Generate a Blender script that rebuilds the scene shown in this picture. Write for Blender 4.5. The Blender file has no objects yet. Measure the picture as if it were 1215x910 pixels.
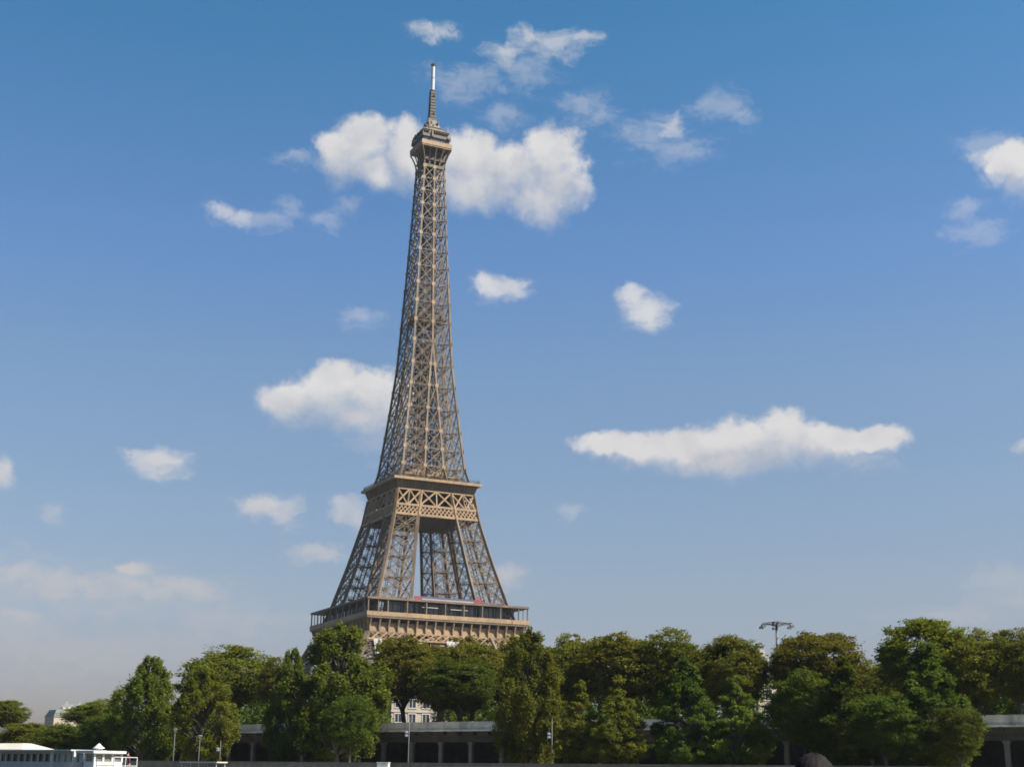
import bpy, math, random
import numpy as np
from mathutils import Matrix, Vector

S = bpy.context.scene
C = S.collection
R = math.radians

# ------------------------------------------------------------------ camera
EYE = -2.76                     # eye height; 0 is the foot of the tower, the river lies at -6
F_PX, PITCH, ROLL = 1626.4, 0.27671, 0.0119
PW, PH = 1215.0, 910.0
cd = bpy.data.cameras.new('camera')
cam = bpy.data.objects.new('camera', cd)
C.objects.link(cam)
cd.sensor_width = 36.0
cd.lens = F_PX / PW * 36.0
cd.clip_start, cd.clip_end = 0.1, 30000
CAM_R = Matrix.Rotation(math.pi / 2 + PITCH, 3, 'X') @ Matrix.Rotation(ROLL, 3, 'Z')
cam.matrix_world = Matrix.Translation((0, 0, EYE)) @ CAM_R.to_4x4()
S.camera = cam


def ray(px, py):
    return CAM_R @ Vector(((px - PW / 2) / F_PX, -(py - PH / 2) / F_PX, -1.0))


def at(px, py, Y):
    d = ray(px, py)
    k = Y / d.y
    return Vector((d.x * k, Y, EYE + d.z * k))


# ------------------------------------------------------------------ sun, sky, exposure
SUN_T, SUN_EL = R(21), R(49)    # sun stands to the right and a little behind the camera
SUN = Vector((math.cos(SUN_T) * math.cos(SUN_EL), -math.sin(SUN_T) * math.cos(SUN_EL), math.sin(SUN_EL)))
sd = bpy.data.lights.new('sun', 'SUN')
sd.energy = 5.0
sd.angle = R(0.53)
sd.color = (1.0, 0.93, 0.82)
so = bpy.data.objects.new('sun', sd)
so.rotation_euler = SUN.to_track_quat('Z', 'Y').to_euler()
C.objects.link(so)

S.view_settings.view_transform = 'Standard'
S.view_settings.look = 'None'
S.view_settings.exposure = 1.32
S.view_settings.gamma = 1.0
S.cycles.filter_width = 1.7
S.cycles.volume_bounces = 0

wd = bpy.data.worlds.new('World')
S.world = wd
wd.use_nodes = True
NT = wd.node_tree
NT.nodes.clear()


class NB:
    """small helper to write node trees"""
    def __init__(s, nt):
        s.nt = nt

    def new(s, kind, **kw):
        n = s.nt.nodes.new(kind)
        for k, v in kw.items():
            setattr(n, k, v)
        return n

    def put(s, sock, v):
        if hasattr(v, 'is_output') or isinstance(v, bpy.types.NodeSocket):
            s.nt.links.new(v, sock)
        else:
            sock.default_value = v

    def math(s, op, a, b=0.0, c=0.0, clamp=False):
        n = s.new('ShaderNodeMath', operation=op, use_clamp=clamp)
        for i, v in enumerate((a, b, c)):
            s.put(n.inputs[i], v)
        return n.outputs[0]

    def vec(s, op, a, b=(0, 0, 0), out='Vector'):
        n = s.new('ShaderNodeVectorMath', operation=op)
        s.put(n.inputs[0], a)
        if op not in ('LENGTH', 'NORMALIZE'):
            s.put(n.inputs[1], b)
        return n.outputs[out]

    def noise(s, v, scale, detail=4.0, rough=0.5, out='Fac'):
        n = s.new('ShaderNodeTexNoise')
        if v is not None:
            s.put(n.inputs['Vector'], v)
        n.inputs['Scale'].default_value = scale
        n.inputs['Detail'].default_value = detail
        n.inputs['Roughness'].default_value = rough
        return n.outputs[out]

    def mix(s, f, a, b, blend='MIX'):
        n = s.new('ShaderNodeMix', data_type='RGBA', blend_type=blend)
        s.put(n.inputs[0], f)
        s.put(n.inputs[6], a)
        s.put(n.inputs[7], b)
        return n.outputs[2]

    def maprange(s, v, a, b, c=0.0, d=1.0, smooth=True):
        n = s.new('ShaderNodeMapRange', interpolation_type='SMOOTHSTEP' if smooth else 'LINEAR')
        for i, x in enumerate((v, a, b, c, d)):
            s.put(n.inputs[i], x)
        return n.outputs[0]


B = NB(NT)
sky = B.new('ShaderNodeTexSky', sky_type='NISHITA')
sky.sun_disc = False
sky.sun_elevation = SUN_EL
sky.sun_rotation = math.atan2(SUN.x, SUN.y)
sky.altitude = 50
sky.air_density = 1.0
sky.dust_density = 1.8
sky.ozone_density = 2.0
tc = B.new('ShaderNodeTexCoord')
dirv = B.vec('NORMALIZE', tc.outputs['Generated'])
sep = B.new('ShaderNodeSeparateXYZ')
NT.links.new(dirv, sep.inputs[0])
az = B.math('ARCTAN2', sep.outputs[0], sep.outputs[1])
el = B.math('ARCSINE', sep.outputs[2])
comb = B.new('ShaderNodeCombineXYZ')
NT.links.new(az, comb.inputs[0])
NT.links.new(el, comb.inputs[1])
AE = comb.outputs[0]
# ragged outlines: the cloud map is bent by noise
w1 = B.noise(AE, 26.0, 7.0, 0.64, 'Color')
w1 = B.vec('MULTIPLY', B.vec('SUBTRACT', w1, (0.5, 0.5, 0.5)), (0.034, 0.024, 0.0))
AEW = B.vec('ADD', AE, w1)
fluff = B.noise(AE, 60.0, 9.0, 0.62)
wisp = B.noise(B.vec('ADD', B.vec('MULTIPLY', AE, (1.0, 1.9, 1.0)), B.vec('MULTIPLY', w1, (1.6, 1.6, 0))), 52.0, 9.0, 0.64)


def azel(px, py):
    d = ray(px, py).normalized()
    return math.atan2(d.x, d.y), math.asin(d.z)


def field(blobs, ae, grow=1.0):
    acc = None
    for cx, cy, rx, ry in blobs:
        a, e = azel(cx, cy)
        rx, ry = rx * grow, ry * grow
        ra = abs(azel(cx + rx, cy)[0] - azel(cx - rx, cy)[0]) / 2
        re = abs(azel(cx, cy + ry)[1] - azel(cx, cy - ry)[1]) / 2
        v = B.vec('MULTIPLY', B.vec('SUBTRACT', ae, (a, e, 0)), (1 / ra, 1 / re, 0))
        v = B.vec('MAXIMUM', v, B.vec('MULTIPLY', v, (1, 0.62, 1)))      # tops crisp, bases fading
        f = B.math('SUBTRACT', 1.0, B.vec('LENGTH', v, out='Value'))
        acc = f if acc is None else B.math('SMOOTH_MAX', acc, f, 0.35)
    return acc


CUMULUS = [  # photo pixels: centre and radii, the large heaps
    (406, 178, 34, 30), (432, 166, 34, 32), (482, 174, 24, 34), (510, 192, 48, 28), (552, 188, 44, 36), (604, 198, 54, 30), (652, 186, 42, 38),
    (662, 214, 38, 32), (642, 238, 38, 24), (450, 198, 44, 18), (560, 214, 70, 22),
    (350, 472, 44, 22), (392, 462, 48, 30), (440, 470, 52, 32), (408, 446, 26, 18), (425, 492, 50, 14), (470, 476, 36, 28),
    (712, 524, 34, 13), (760, 526, 50, 16), (820, 530, 62, 20), (880, 526, 60, 26), (934, 512, 34, 30), (966, 520, 48, 20),
    (1030, 520, 52, 14), (860, 545, 70, 13),
    (1206, 192, 36, 28)]
SMALL = [(580, 336, 22, 13), (604, 338, 26, 11), (-2, 556, 19, 16), (768, 366, 26, 18), (752, 350, 18, 11),
         (185, 546, 36, 14), (153, 674, 24, 9), (312, 598, 36, 11)]
MEDIUM = [
    (160, 539, 20, 10), (340, 604, 24, 14), (410, 602, 22, 14),
    (378, 650, 36, 10), (602, 682, 20, 12), (153, 674, 24, 9), (660, 50, 44, 15), (628, 44, 26, 14), (690, 44, 32, 9), (600, 60, 26, 14),
    (512, 35, 36, 10), (793, 150, 20, 14), (85, 686, 55, 12), (210, 690, 62, 12), (150, 692, 95, 17), (60, 690, 70, 16), (20, 676, 40, 16), (215, 696, 60, 14),
    (262, 244, 24, 10), (286, 254, 30, 9), (1180, 188, 34, 20), (1214, 522, 10, 8), (425, 610, 18, 16), (25, 732, 40, 12)]
FAINT = [
    (778, 154, 36, 18), (858, 118, 30, 14),
    (548, 96, 40, 16), (560, 90, 50, 12), (598, 134, 22, 14), (690, 124, 30, 18), (716, 134, 26, 9), (765, 158, 40, 12), (878, 136, 20, 9),
    (838, 126, 24, 12), (348, 185, 22, 8), (343, 244, 18, 9), (386, 262, 22, 9), (412, 244, 16, 9), (310, 258, 40, 10),
    (20, 735, 90, 22), (-10, 690, 100, 40), (120, 698, 190, 30), (260, 730, 110, 20), (90, 770, 190, 26), (1190, 684, 44, 13),
    (1215, 700, 54, 13), (1140, 726, 80, 12), (430, 375, 26, 9), (455, 516, 50, 18), (1145, 243, 30, 9), (1160, 270, 40, 12),
    (625, 78, 40, 20), (800, 180, 46, 12), (690, 757, 44, 9), (70, 605, 20, 9), (675, 604, 18, 8), (1020, 546, 44, 10), (1170, 170, 40, 16)]
dn_c = B.math('ADD', field(CUMULUS, AEW, 1.22), B.math('MULTIPLY', B.math('SUBTRACT', fluff, 0.5), 0.85))
dn_s = B.math('ADD', field(SMALL, AEW, 1.35), B.math('MULTIPLY', B.math('SUBTRACT', wisp, 0.5), 1.3))
dn_m = B.math('ADD', field(MEDIUM, AEW, 1.2), B.math('MULTIPLY', B.math('SUBTRACT', wisp, 0.5), 2.1))
dn_f = B.math('ADD', field(FAINT, AEW, 1.25), B.math('MULTIPLY', B.math('SUBTRACT', wisp, 0.5), 2.6))
a_m = B.math('MULTIPLY', B.maprange(dn_m, -0.02, 0.95), 0.60)
a_f = B.math('MULTIPLY', B.maprange(dn_f, -0.1, 1.05), 0.30)
# soft billows inside the heaps
b1 = B.noise(AE, 24.0, 6.0, 0.55)
b2 = B.noise(B.vec('ADD', AE, (0.007, 0.012, 0)), 24.0, 6.0, 0.55)
above = B.math('ADD', field(CUMULUS, B.vec('ADD', AEW, (0.004, 0.019, 0)), 1.28), B.math('MULTIPLY', B.math('SUBTRACT', b2, 0.5), 1.2))
soft = B.math('MULTIPLY_ADD', B.maprange(above, -0.15, 0.6), 0.46, 0.46)      # bases thin out into the sky
a_c = B.math('MULTIPLY', B.maprange(dn_c, 0.0, soft), 0.95)
a_s = B.math('MULTIPLY', B.maprange(dn_s, 0.0, 0.85), 0.80)
alpha = B.math('MAXIMUM', a_s, B.math('MAXIMUM', B.math('MAXIMUM', a_c, a_m), a_f))
bill = B.math('MULTIPLY_ADD', B.math('SUBTRACT', b1, b2), 1.9, 0.85, clamp=True)
CLOUD_LO, CLOUD_HI = (4.2, 4.3, 4.6, 1), (6.1, 5.95, 5.85, 1)
bill = B.math('SUBTRACT', bill, B.math('MULTIPLY', B.maprange(above, -0.1, 0.7), 0.55), clamp=True)   # heaps shade their own bases
ccol = B.mix(bill, CLOUD_LO, CLOUD_HI)
# the low clouds stand in thicker air than the high ones
low = B.maprange(el, R(2), R(17))
ccol = B.mix(low, (4.05, 3.75, 3.75, 1), ccol)
tint = B.new('ShaderNodeValToRGB')
TINT = [(3.9, (0.86, 0.76, 0.83)), (7.3, (0.92, 0.85, 0.86)), (15.8, (0.86, 0.97, 1.02)), (21.3, (0.69, 0.97, 1.21)), (31.0, (0.35, 0.93, 1.15))]
for i, (deg, c) in enumerate(TINT):       # clear late-summer air: bluer with height
    e_ = tint.color_ramp.elements[i] if i < 2 else tint.color_ramp.elements.new(deg / 45)
    e_.position = deg / 45
    e_.color = tuple(x / 2 for x in c) + (1,)
NT.links.new(B.math('DIVIDE', el, R(45)), tint.inputs[0])
SKY_TINT = B.vec('MULTIPLY', tint.outputs[0], (2, 2, 2))
skyc = B.mix(1.0, sky.outputs[0], SKY_TINT, 'MULTIPLY')
col = B.mix(alpha, skyc, ccol)
bg = B.new('ShaderNodeBackground')
NT.links.new(col, bg.inputs[0])
bg.inputs[1].default_value = 0.05
wo = B.new('ShaderNodeOutputWorld')
NT.links.new(bg.outputs[0], wo.inputs[0])
wd.cycles.sampling_method = 'MANUAL'
wd.cycles.sample_map_resolution = 512

# ------------------------------------------------------------------ materials
MATS = {}


def mat(name, color, rough=0.7, metal=0.0, var=0.25, scale=1.0, dirt=None, bump=0.0, spec=0.3):
    """plain surface with two scales of uneven colour and optional stains"""
    m = bpy.data.materials.new(name)
    m.use_nodes = True
    nt = m.node_tree
    b = NB(nt)
    p = nt.nodes['Principled BSDF']
    tcn = b.new('ShaderNodeTexCoord')
    o = tcn.outputs['Object']
    n1 = b.noise(o, scale, 6.0, 0.6)
    n2 = b.noise(o, scale * 0.13, 3.0, 0.5)
    f = b.math('ADD', b.math('MULTIPLY', n1, 0.6), b.math('MULTIPLY', n2, 0.4))
    lo = tuple(c * (1 - var) for c in color) + (1,)
    hi = tuple(min(1, c * (1 + var)) for c in color) + (1,)
    c = b.mix(b.maprange(f, 0.3, 0.7), lo, hi)
    if dirt:
        st = b.noise(b.vec('MULTIPLY', o, (1, 1, 0.15)), scale * 0.9, 5.0, 0.65)
        c = b.mix(b.math('MULTIPLY', b.maprange(st, 0.5, 0.75), 0.7), c, tuple(dirt) + (1,))
    nt.links.new(c, p.inputs['Base Color'])
    p.inputs['Roughness'].default_value = rough
    p.inputs['Metallic'].default_value = metal
    p.inputs['Specular IOR Level'].default_value = spec
    if bump:
        bn = b.new('ShaderNodeBump')
        bn.inputs['Strength'].default_value = bump
        bn.inputs['Distance'].default_value = 0.05
        nt.links.new(n1, bn.inputs['Height'])
        nt.links.new(bn.outputs[0], p.inputs['Normal'])
    MATS[name] = m
    return m


def leafmat(name, c1, c2, c3, trans=0.3):
    """foliage: hue varies leaf by leaf, sprig by sprig (the tone attribute) and tree by tree"""
    m = bpy.data.materials.new(name)
    m.use_nodes = True
    nt = m.node_tree
    b = NB(nt)
    nt.nodes.clear()
    geo = b.new('ShaderNodeNewGeometry')
    att = b.new('ShaderNodeAttribute', attribute_name='tone')
    oi = b.new('ShaderNodeObjectInfo')
    f = b.math('ADD', b.math('MULTIPLY', geo.outputs['Random Per Island'], 0.45), b.math('MULTIPLY', att.outputs['Fac'], 0.55))
    c = b.mix(f, tuple(c1) + (1,), tuple(c2) + (1,))
    c = b.mix(b.math('MULTIPLY', b.maprange(att.outputs['Fac'], 0.72, 1.0), 0.75), c, tuple(c3) + (1,))
    hs = b.new('ShaderNodeHueSaturation')
    nt.links.new(c, hs.inputs['Color'])
    nt.links.new(b.math('MULTIPLY_ADD', oi.outputs['Random'], 0.035, 0.4825), hs.inputs['Hue'])
    nt.links.new(b.math('MULTIPLY_ADD', oi.outputs['Random'], 0.35, 0.82), hs.inputs['Value'])
    d = b.new('ShaderNodeBsdfDiffuse')
    t = b.new('ShaderNodeBsdfTranslucent')
    g = b.new('ShaderNodeBsdfGlossy')
    g.inputs['Roughness'].default_value = 0.45
    g.inputs['Color'].default_value = (0.5, 0.5, 0.5, 1)
    nt.links.new(hs.outputs[0], d.inputs[0])
    nt.links.new(b.mix(1.0, hs.outputs[0], (1.25, 1.3, 0.5, 1), 'MULTIPLY'), t.inputs[0])
    ms = b.new('ShaderNodeMixShader')
    ms.inputs[0].default_value = trans
    nt.links.new(d.outputs[0], ms.inputs[1])
    nt.links.new(t.outputs[0], ms.inputs[2])
    ms2 = b.new('ShaderNodeMixShader')
    ms2.inputs[0].default_value = 0.006
    nt.links.new(ms.outputs[0], ms2.inputs[1])
    nt.links.new(g.outputs[0], ms2.inputs[2])
    o = b.new('ShaderNodeOutputMaterial')
    nt.links.new(ms2.outputs[0], o.inputs[0])
    MATS[name] = m
    return m


def glassmat(name, color, rough=0.12):
    m = bpy.data.materials.new(name)
    m.use_nodes = True
    p = m.node_tree.nodes['Principled BSDF']
    p.inputs['Base Color'].default_value = tuple(color) + (1,)
    p.inputs['Roughness'].default_value = rough
    p.inputs['Specular IOR Level'].default_value = 0.6
    MATS[name] = m
    return m


mat('iron', (0.118, 0.085, 0.057), 0.62, var=0.4, scale=0.22, dirt=(0.08, 0.053, 0.034))
mat('iron_dark_shade', (0.04, 0.033, 0.028), 0.65, var=0.25, scale=0.5)  # dark iron parts; also carries the shade of core, belt and recess as colour
mat('iron_lit', (0.238, 0.158, 0.090), 0.62, var=0.25, scale=0.6, dirt=(0.11, 0.075, 0.046))  # paler copy of the iron, its sunlit tone put into the colour
mat('iron_grey', (0.085, 0.072, 0.062), 0.65, var=0.35, scale=0.5, dirt=(0.05, 0.04, 0.034))
mat('mast_white', (0.36, 0.38, 0.41), 0.5, var=0.1, scale=1.0)
mat('stone', (0.40, 0.35, 0.27), 0.85, var=0.2, scale=0.6, dirt=(0.2, 0.17, 0.13), bump=0.3)
mat('cream_stone', (0.30, 0.255, 0.20), 0.85, var=0.15, scale=0.5, dirt=(0.2, 0.165, 0.12), bump=0.2)
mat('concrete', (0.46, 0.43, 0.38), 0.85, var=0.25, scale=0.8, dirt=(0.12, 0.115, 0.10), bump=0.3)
mat('shaded_concrete', (0.04, 0.038, 0.036), 0.9, var=0.4, scale=0.6, dirt=(0.02, 0.02, 0.02), bump=0.3)  # gallery underside and interior, with their shade put into the colour
mat('asphalt', (0.055, 0.055, 0.055), 0.9, var=0.3, scale=0.8)
mat('soil', (0.10, 0.09, 0.06), 0.95, var=0.35, scale=0.4, bump=0.3)
mat('white_paint', (0.42, 0.42, 0.41), 0.4, var=0.06, scale=0.8, dirt=(0.30, 0.29, 0.27))
mat('cream_paint', (0.40, 0.37, 0.31), 0.5, var=0.08, scale=0.8)
mat('sheet_white', (0.25, 0.24, 0.225), 0.9, var=0.12, scale=0.7)
mat('grey_metal', (0.30, 0.30, 0.30), 0.5, metal=0.2, var=0.15, scale=2.0)
mat('dark_metal', (0.05, 0.05, 0.055), 0.5, metal=0.2, var=0.2, scale=2.0)
mat('zinc', (0.12, 0.127, 0.135), 0.8, var=0.2, scale=0.6)
mat('bark', (0.045, 0.038, 0.028), 0.95, var=0.4, scale=1.5, bump=0.5)
mat('pale_bark', (0.075, 0.066, 0.05), 0.95, var=0.45, scale=1.2, bump=0.4)
mat('lamp_grey', (0.085, 0.088, 0.09), 0.6, var=0.2, scale=2.0)
mat('banner_blue', (0.07, 0.065, 0.13), 0.8, var=0.15, scale=0.6)
mat('banner_red', (0.22, 0.035, 0.05), 0.8, var=0.15, scale=0.6)
mat('deck_wood', (0.22, 0.17, 0.12), 0.8, var=0.3, scale=2.0)
mat('skin', (0.55, 0.34, 0.25), 0.55, var=0.06, scale=9.0)
mat('hair_dark', (0.011, 0.009, 0.009), 0.7, var=0.5, scale=25.0, bump=0.3, spec=0.08)
mat('cloth_dark', (0.035, 0.035, 0.045), 0.9, var=0.2, scale=9.0)
mat('cloth_plum', (0.09, 0.03, 0.05), 0.9, var=0.2, scale=9.0)
glassmat('glass_dark', (0.03, 0.035, 0.045))
glassmat('glass_brown', (0.14, 0.12, 0.09), 0.2)
glassmat('glass_pale', (0.30, 0.34, 0.38), 0.25)
leafmat('leaf_olive', (0.056, 0.064, 0.008), (0.116, 0.120, 0.014), (0.145, 0.118, 0.017), 0.42)
leafmat('leaf_rust', (0.062, 0.062, 0.009), (0.122, 0.114, 0.015), (0.155, 0.108, 0.018), 0.42)
leafmat('leaf_light', (0.076, 0.090, 0.011), (0.140, 0.152, 0.019), (0.172, 0.170, 0.027), 0.42)
leafmat('leaf_dark', (0.034, 0.048, 0.008), (0.072, 0.090, 0.012), (0.098, 0.108, 0.016), 0.42)
leafmat('leaf_fresh', (0.052, 0.068, 0.009), (0.104, 0.124, 0.015), (0.138, 0.145, 0.021), 0.42)
wm = bpy.data.materials.new('river_water')
wm.use_nodes = True
_p = wm.node_tree.nodes['Principled BSDF']
_p.inputs['Base Color'].default_value = (0.03, 0.045, 0.035, 1)
_p.inputs['Roughness'].default_value = 0.12
_b = NB(wm.node_tree)
_t = _b.new('ShaderNodeTexCoord')
_bn = _b.new('ShaderNodeBump')
_bn.inputs['Strength'].default_value = 0.5
_bn.inputs['Distance'].default_value = 0.15
wm.node_tree.links.new(_b.noise(_t.outputs['Object'], 0.7, 5.0, 0.6), _bn.inputs['Height'])
wm.node_tree.links.new(_bn.outputs[0], _p.inputs['Normal'])
MATS['water'] = wm


# ------------------------------------------------------------------ mesh helpers
class MB:
    """collects shapes for ONE mesh"""
    def __init__(s):
        s.v, s.f = [], []

    def box(s, x0, x1, y0, y1, z0, z1):
        n = len(s.v)
        s.v += [(x0, y0, z0), (x1, y0, z0), (x1, y1, z0), (x0, y1, z0), (x0, y0, z1), (x1, y0, z1), (x1, y1, z1), (x0, y1, z1)]
        s.f += [tuple(n + i for i in q) for q in ((3, 2, 1, 0), (4, 5, 6, 7), (0, 1, 5, 4), (1, 2, 6, 5), (2, 3, 7, 6), (3, 0, 4, 7))]
        return s

    def beam(s, a, b, w, d=None, up=(0, 0, 1)):
        a, b = Vector(a), Vector(b)
        t = b - a
        if t.length < 1e-6:
            return s
        t.normalize()
        u = Vector(up)
        if abs(t.dot(u)) > 0.98:
            u = Vector((1, 0, 0))
        x = t.cross(u).normalized()
        y = x.cross(t)
        d = d or w
        n = len(s.v)
        for p in (a, b):
            for i, j in ((-1, -1), (1, -1), (1, 1), (-1, 1)):
                s.v.append(tuple(p + x * (i * w / 2) + y * (j * d / 2)))
        s.f += [tuple(n + i for i in q) for q in ((3, 2, 1, 0), (4, 5, 6, 7), (0, 1, 5, 4), (1, 2, 6, 5), (2, 3, 7, 6), (3, 0, 4, 7))]
        return s

    def tube(s, pts, rad, n=8, cap=True):
        rings = []
        for i, p in enumerate(pts):
            p = Vector(p)
            t = (Vector(pts[min(i + 1, len(pts) - 1)]) - Vector(pts[max(i - 1, 0)])).normalized()
            u = Vector((1, 0, 0)) if abs(t.x) < 0.9 else Vector((0, 1, 0))
            x = t.cross(u).normalized()
            y = t.cross(x)
            r = rad[i] if isinstance(rad, (list, tuple)) else rad
            k = len(s.v)
            for j in range(n):
                a = 2 * math.pi * j / n
                s.v.append(tuple(p + x * (r * math.cos(a)) + y * (r * math.sin(a))))
            rings.append(k)
        for k0, k1 in zip(rings, rings[1:]):
            for j in range(n):
                s.f.append((k0 + j, k0 + (j + 1) % n, k1 + (j + 1) % n, k1 + j))
        if cap:
            s.f.append(tuple(rings[0] + j for j in reversed(range(n))))
            s.f.append(tuple(rings[-1] + j for j in range(n)))
        return s

    def frustum(s, h0, z0, h1, z1, cap=True, cx=0, cy=0):
        n = len(s.v)
        for h, z in ((h0, z0), (h1, z1)):
            s.v += [(cx - h, cy - h, z), (cx + h, cy - h, z), (cx + h, cy + h, z), (cx - h, cy + h, z)]
        s.f += [tuple(n + i for i in q) for q in ((0, 1, 5, 4), (1, 2, 6, 5), (2, 3, 7, 6), (3, 0, 4, 7))]
        if cap:
            s.f += [(n + 3, n + 2, n + 1, n), (n + 4, n + 5, n + 6, n + 7)]
        return s

    def ring(s, ho, hi, z0, z1):
        """square ring slab"""
        for x0, x1, y0, y1 in ((-ho, ho, -ho, -hi), (-ho, ho, hi, ho), (-ho, -hi, -hi, hi), (hi, ho, -hi, hi)):
            s.box(x0, x1, y0, y1, z0, z1)
        return s

    def build(s, name, m, parent=None, smooth=False):
        me = bpy.data.meshes.new(name)
        me.from_pydata(s.v, [], s.f)
        if isinstance(m, str):
            m = MATS[m]
        me.materials.append(m)
        if smooth:
            me.polygons.foreach_set('use_smooth', [True] * len(me.polygons))
        me.update()
        o = bpy.data.objects.new(name, me)
        C.objects.link(o)
        if parent is not None:
            o.parent = parent
        return o


def tag(o, label, cat, group=None):
    o['label'] = label
    o['category'] = cat
    if group:
        o['group'] = group
    return o


def thing(name, label, cat, loc=(0, 0, 0), rz=0.0, group=None):
    o = bpy.data.objects.new(name, None)
    o.empty_display_size = 0.5
    C.objects.link(o)
    o.location = loc
    o.rotation_euler = (0, 0, rz)
    return tag(o, label, cat, group)


def copy_tree(o, parent=None):
    c = o.copy()
    C.objects.link(c)
    c.parent = parent
    for ch in list(o.children):
        copy_tree(ch, c)
    return c


def struct(name, mb, m):
    o = mb.build(name, m)
    o['kind'] = 'structure'
    return o


# ------------------------------------------------------------------ the quay's own axes
Y0, PHI = 190.0, math.atan(0.672)
E_ = Vector((math.cos(PHI), -math.sin(PHI), 0))      # along the quay, to the right
N_ = Vector((-math.sin(PHI), -math.cos(PHI), 0))     # towards the river
Q0 = Vector((0, Y0, 0))
STREET, LOWER, RIVER = 2.9, -2.9, -6.0


def q(s, t, z=0.0):
    p = Q0 + E_ * s + N_ * t
    return Vector((p.x, p.y, z))


def on_quay(px, t):
    """ground point seen in column px, t metres in front of (behind: -) the quay wall"""
    d = ray(px, 880)
    k = (t + Q0.dot(N_)) / (d.x * N_.x + d.y * N_.y)
    return Vector((d.x * k, d.y * k, 0))


def quay_s(px, t):
    return (on_quay(px, t) - Q0).dot(E_)


def z_at(px, py, p):
    d = ray(px, py)
    return EYE + d.z * (p.y / d.y)


def px_m(p):
    """metres per photo pixel at p"""
    return (p - Vector((0, 0, EYE))).dot(CAM_R @ Vector((0, 0, -1))) / F_PX


# ------------------------------------------------------------------ ground, quays, river
g = MB()
cs = [q(-4000, -14), q(2500, -14), q(2500, -7000), q(-4000, -7000)]
g.v = [(p.x, p.y, STREET) for p in cs]
g.f = [(0, 1, 2, 3)]
struct('ground', g, 'soil')
g = MB()
cs = [q(-400, 1.2), q(300, 1.2), q(300, -14), q(-400, -14)]
g.v = [(p.x, p.y, STREET + 0.004) for p in cs]
g.f = [(0, 1, 2, 3)]
struct('street', g, 'asphalt')
g = MB()
g.v = [(-6000, -3000, RIVER), (6000, -3000, RIVER), (6000, 5000, RIVER), (-6000, 5000, RIVER)]
g.f = [(0, 1, 2, 3)]
struct('river', g, 'water')
lq = bpy.data.objects.new('lower_quay', None)
bpy.data.objects.remove(lq)
g = MB().box(-400, 300, -21, 14, RIVER - 1, LOWER)
o = struct('lower_quay', g, 'concrete')
o.location = Q0
o.rotation_euler = (0, 0, -PHI)

# ------------------------------------------------------------------ covered quay gallery
PAR_TOP = z_at(600, 855.3, on_quay(600, 1.2))
S0, S1 = -150.0, 120.0
gal = thing('quay_gallery', 'long dark columned gallery under a pale concrete parapet along the quay', 'gallery', q(0, 0), -PHI)
zp = PAR_TOP
m_ = MB()
x = S0
while x < S1:                                        # parapet panels with small joints and posts
    m_.box(x + 0.03, x + 4.94, -1.45, -1.2, zp - 1.0, zp - 0.1)
    m_.box(x - 0.02 - 0.2, x + 0.02 + 0.2, -1.5, -1.15, zp - 1.02, zp + 0.02)
    x += 5.0
m_.box(S0, S1, -1.49, -1.16, zp - 0.098, zp)
m_.build('parapet', 'concrete', gal)
MB().box(S0, S1, -1.6, -0.2, zp - 1.25, zp - 1.003).build('cornice', 'concrete', gal)
z_sof = z_at(510, 880, on_quay(510, 0))
m_ = MB().box(S0, S1, -0.45, 14, zp - 1.9, zp - 1.253)
x = S0 + 2.5
while x < S1:                                        # brackets that carry the overhang
    m_.box(x - 0.15, x + 0.15, -1.4, -0.453, zp - 1.75, zp - 1.256)
    x += 2.5
m_.build('deck_beam', 'shaded_concrete', gal)
MB().box(S0, S1, 0.1, 0.5, z_sof, zp - 1.903).build('lintel', 'shaded_concrete', gal)
MB().box(S0, S1, 9.0, 9.4, LOWER, zp - 1.903).build('back_wall', 'shaded_concrete', gal)
col0 = None
x = S0 + 1.0
while x < S1:
    if col0 is None:
        c_ = MB().box(-0.27, 0.27, -0.02, 0.5, LOWER + 0.3, z_sof - 0.3)
        c_.box(-0.4, 0.4, -0.12, 0.56, z_sof - 0.3, z_sof - 0.003)
        c_.box(-0.38, 0.38, -0.1, 0.56, LOWER, LOWER + 0.3)
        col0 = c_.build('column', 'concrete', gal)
        col0.data.materials[0] = mat('column_concrete', (0.09, 0.088, 0.083), 0.9, var=0.3, scale=0.8, dirt=(0.07, 0.07, 0.065))  # darker copy of the concrete: shade under the deck is in the colour
        cc = col0
    else:
        cc = col0.copy()
        C.objects.link(cc)
        cc.parent = gal
    cc.location = (x, 0.08, 0)
    x += 5.1
m_ = MB()
zr = LOWER + 1.25
m_.beam((S0, 0.25, zr), (S1, 0.25, zr), 0.07)
m_.beam((S0, 0.25, zr - 0.45), (S1, 0.25, zr - 0.45), 0.05)
x = S0
while x < S1:
    m_.beam((x, 0.25, LOWER), (x, 0.25, zr), 0.06)
    x += 1.275
m_.build('railing', 'dark_metal', gal)

# low stone wall at the river side of the lower quay
t_w = 17.0
zlw = z_at(520, 904.6, on_quay(520, t_w))
m_ = MB()
x = S0
rw = random.Random(5)
while x < S1:
    w = rw.uniform(1.1, 1.7)
    m_.box(x + 0.012, x + w - 0.012, -0.25, 0.25, LOWER, zlw - 0.16 + rw.uniform(-0.01, 0.01))
    x += w
m_.box(S0, x, -0.33, 0.33, zlw - 0.14, zlw)
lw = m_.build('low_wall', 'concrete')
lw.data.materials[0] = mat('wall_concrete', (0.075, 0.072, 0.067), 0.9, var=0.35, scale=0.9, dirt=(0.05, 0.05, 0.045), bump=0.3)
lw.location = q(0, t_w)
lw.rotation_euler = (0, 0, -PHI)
tag(lw, 'low dark stone wall along the river edge below the columned gallery', 'wall')

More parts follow.
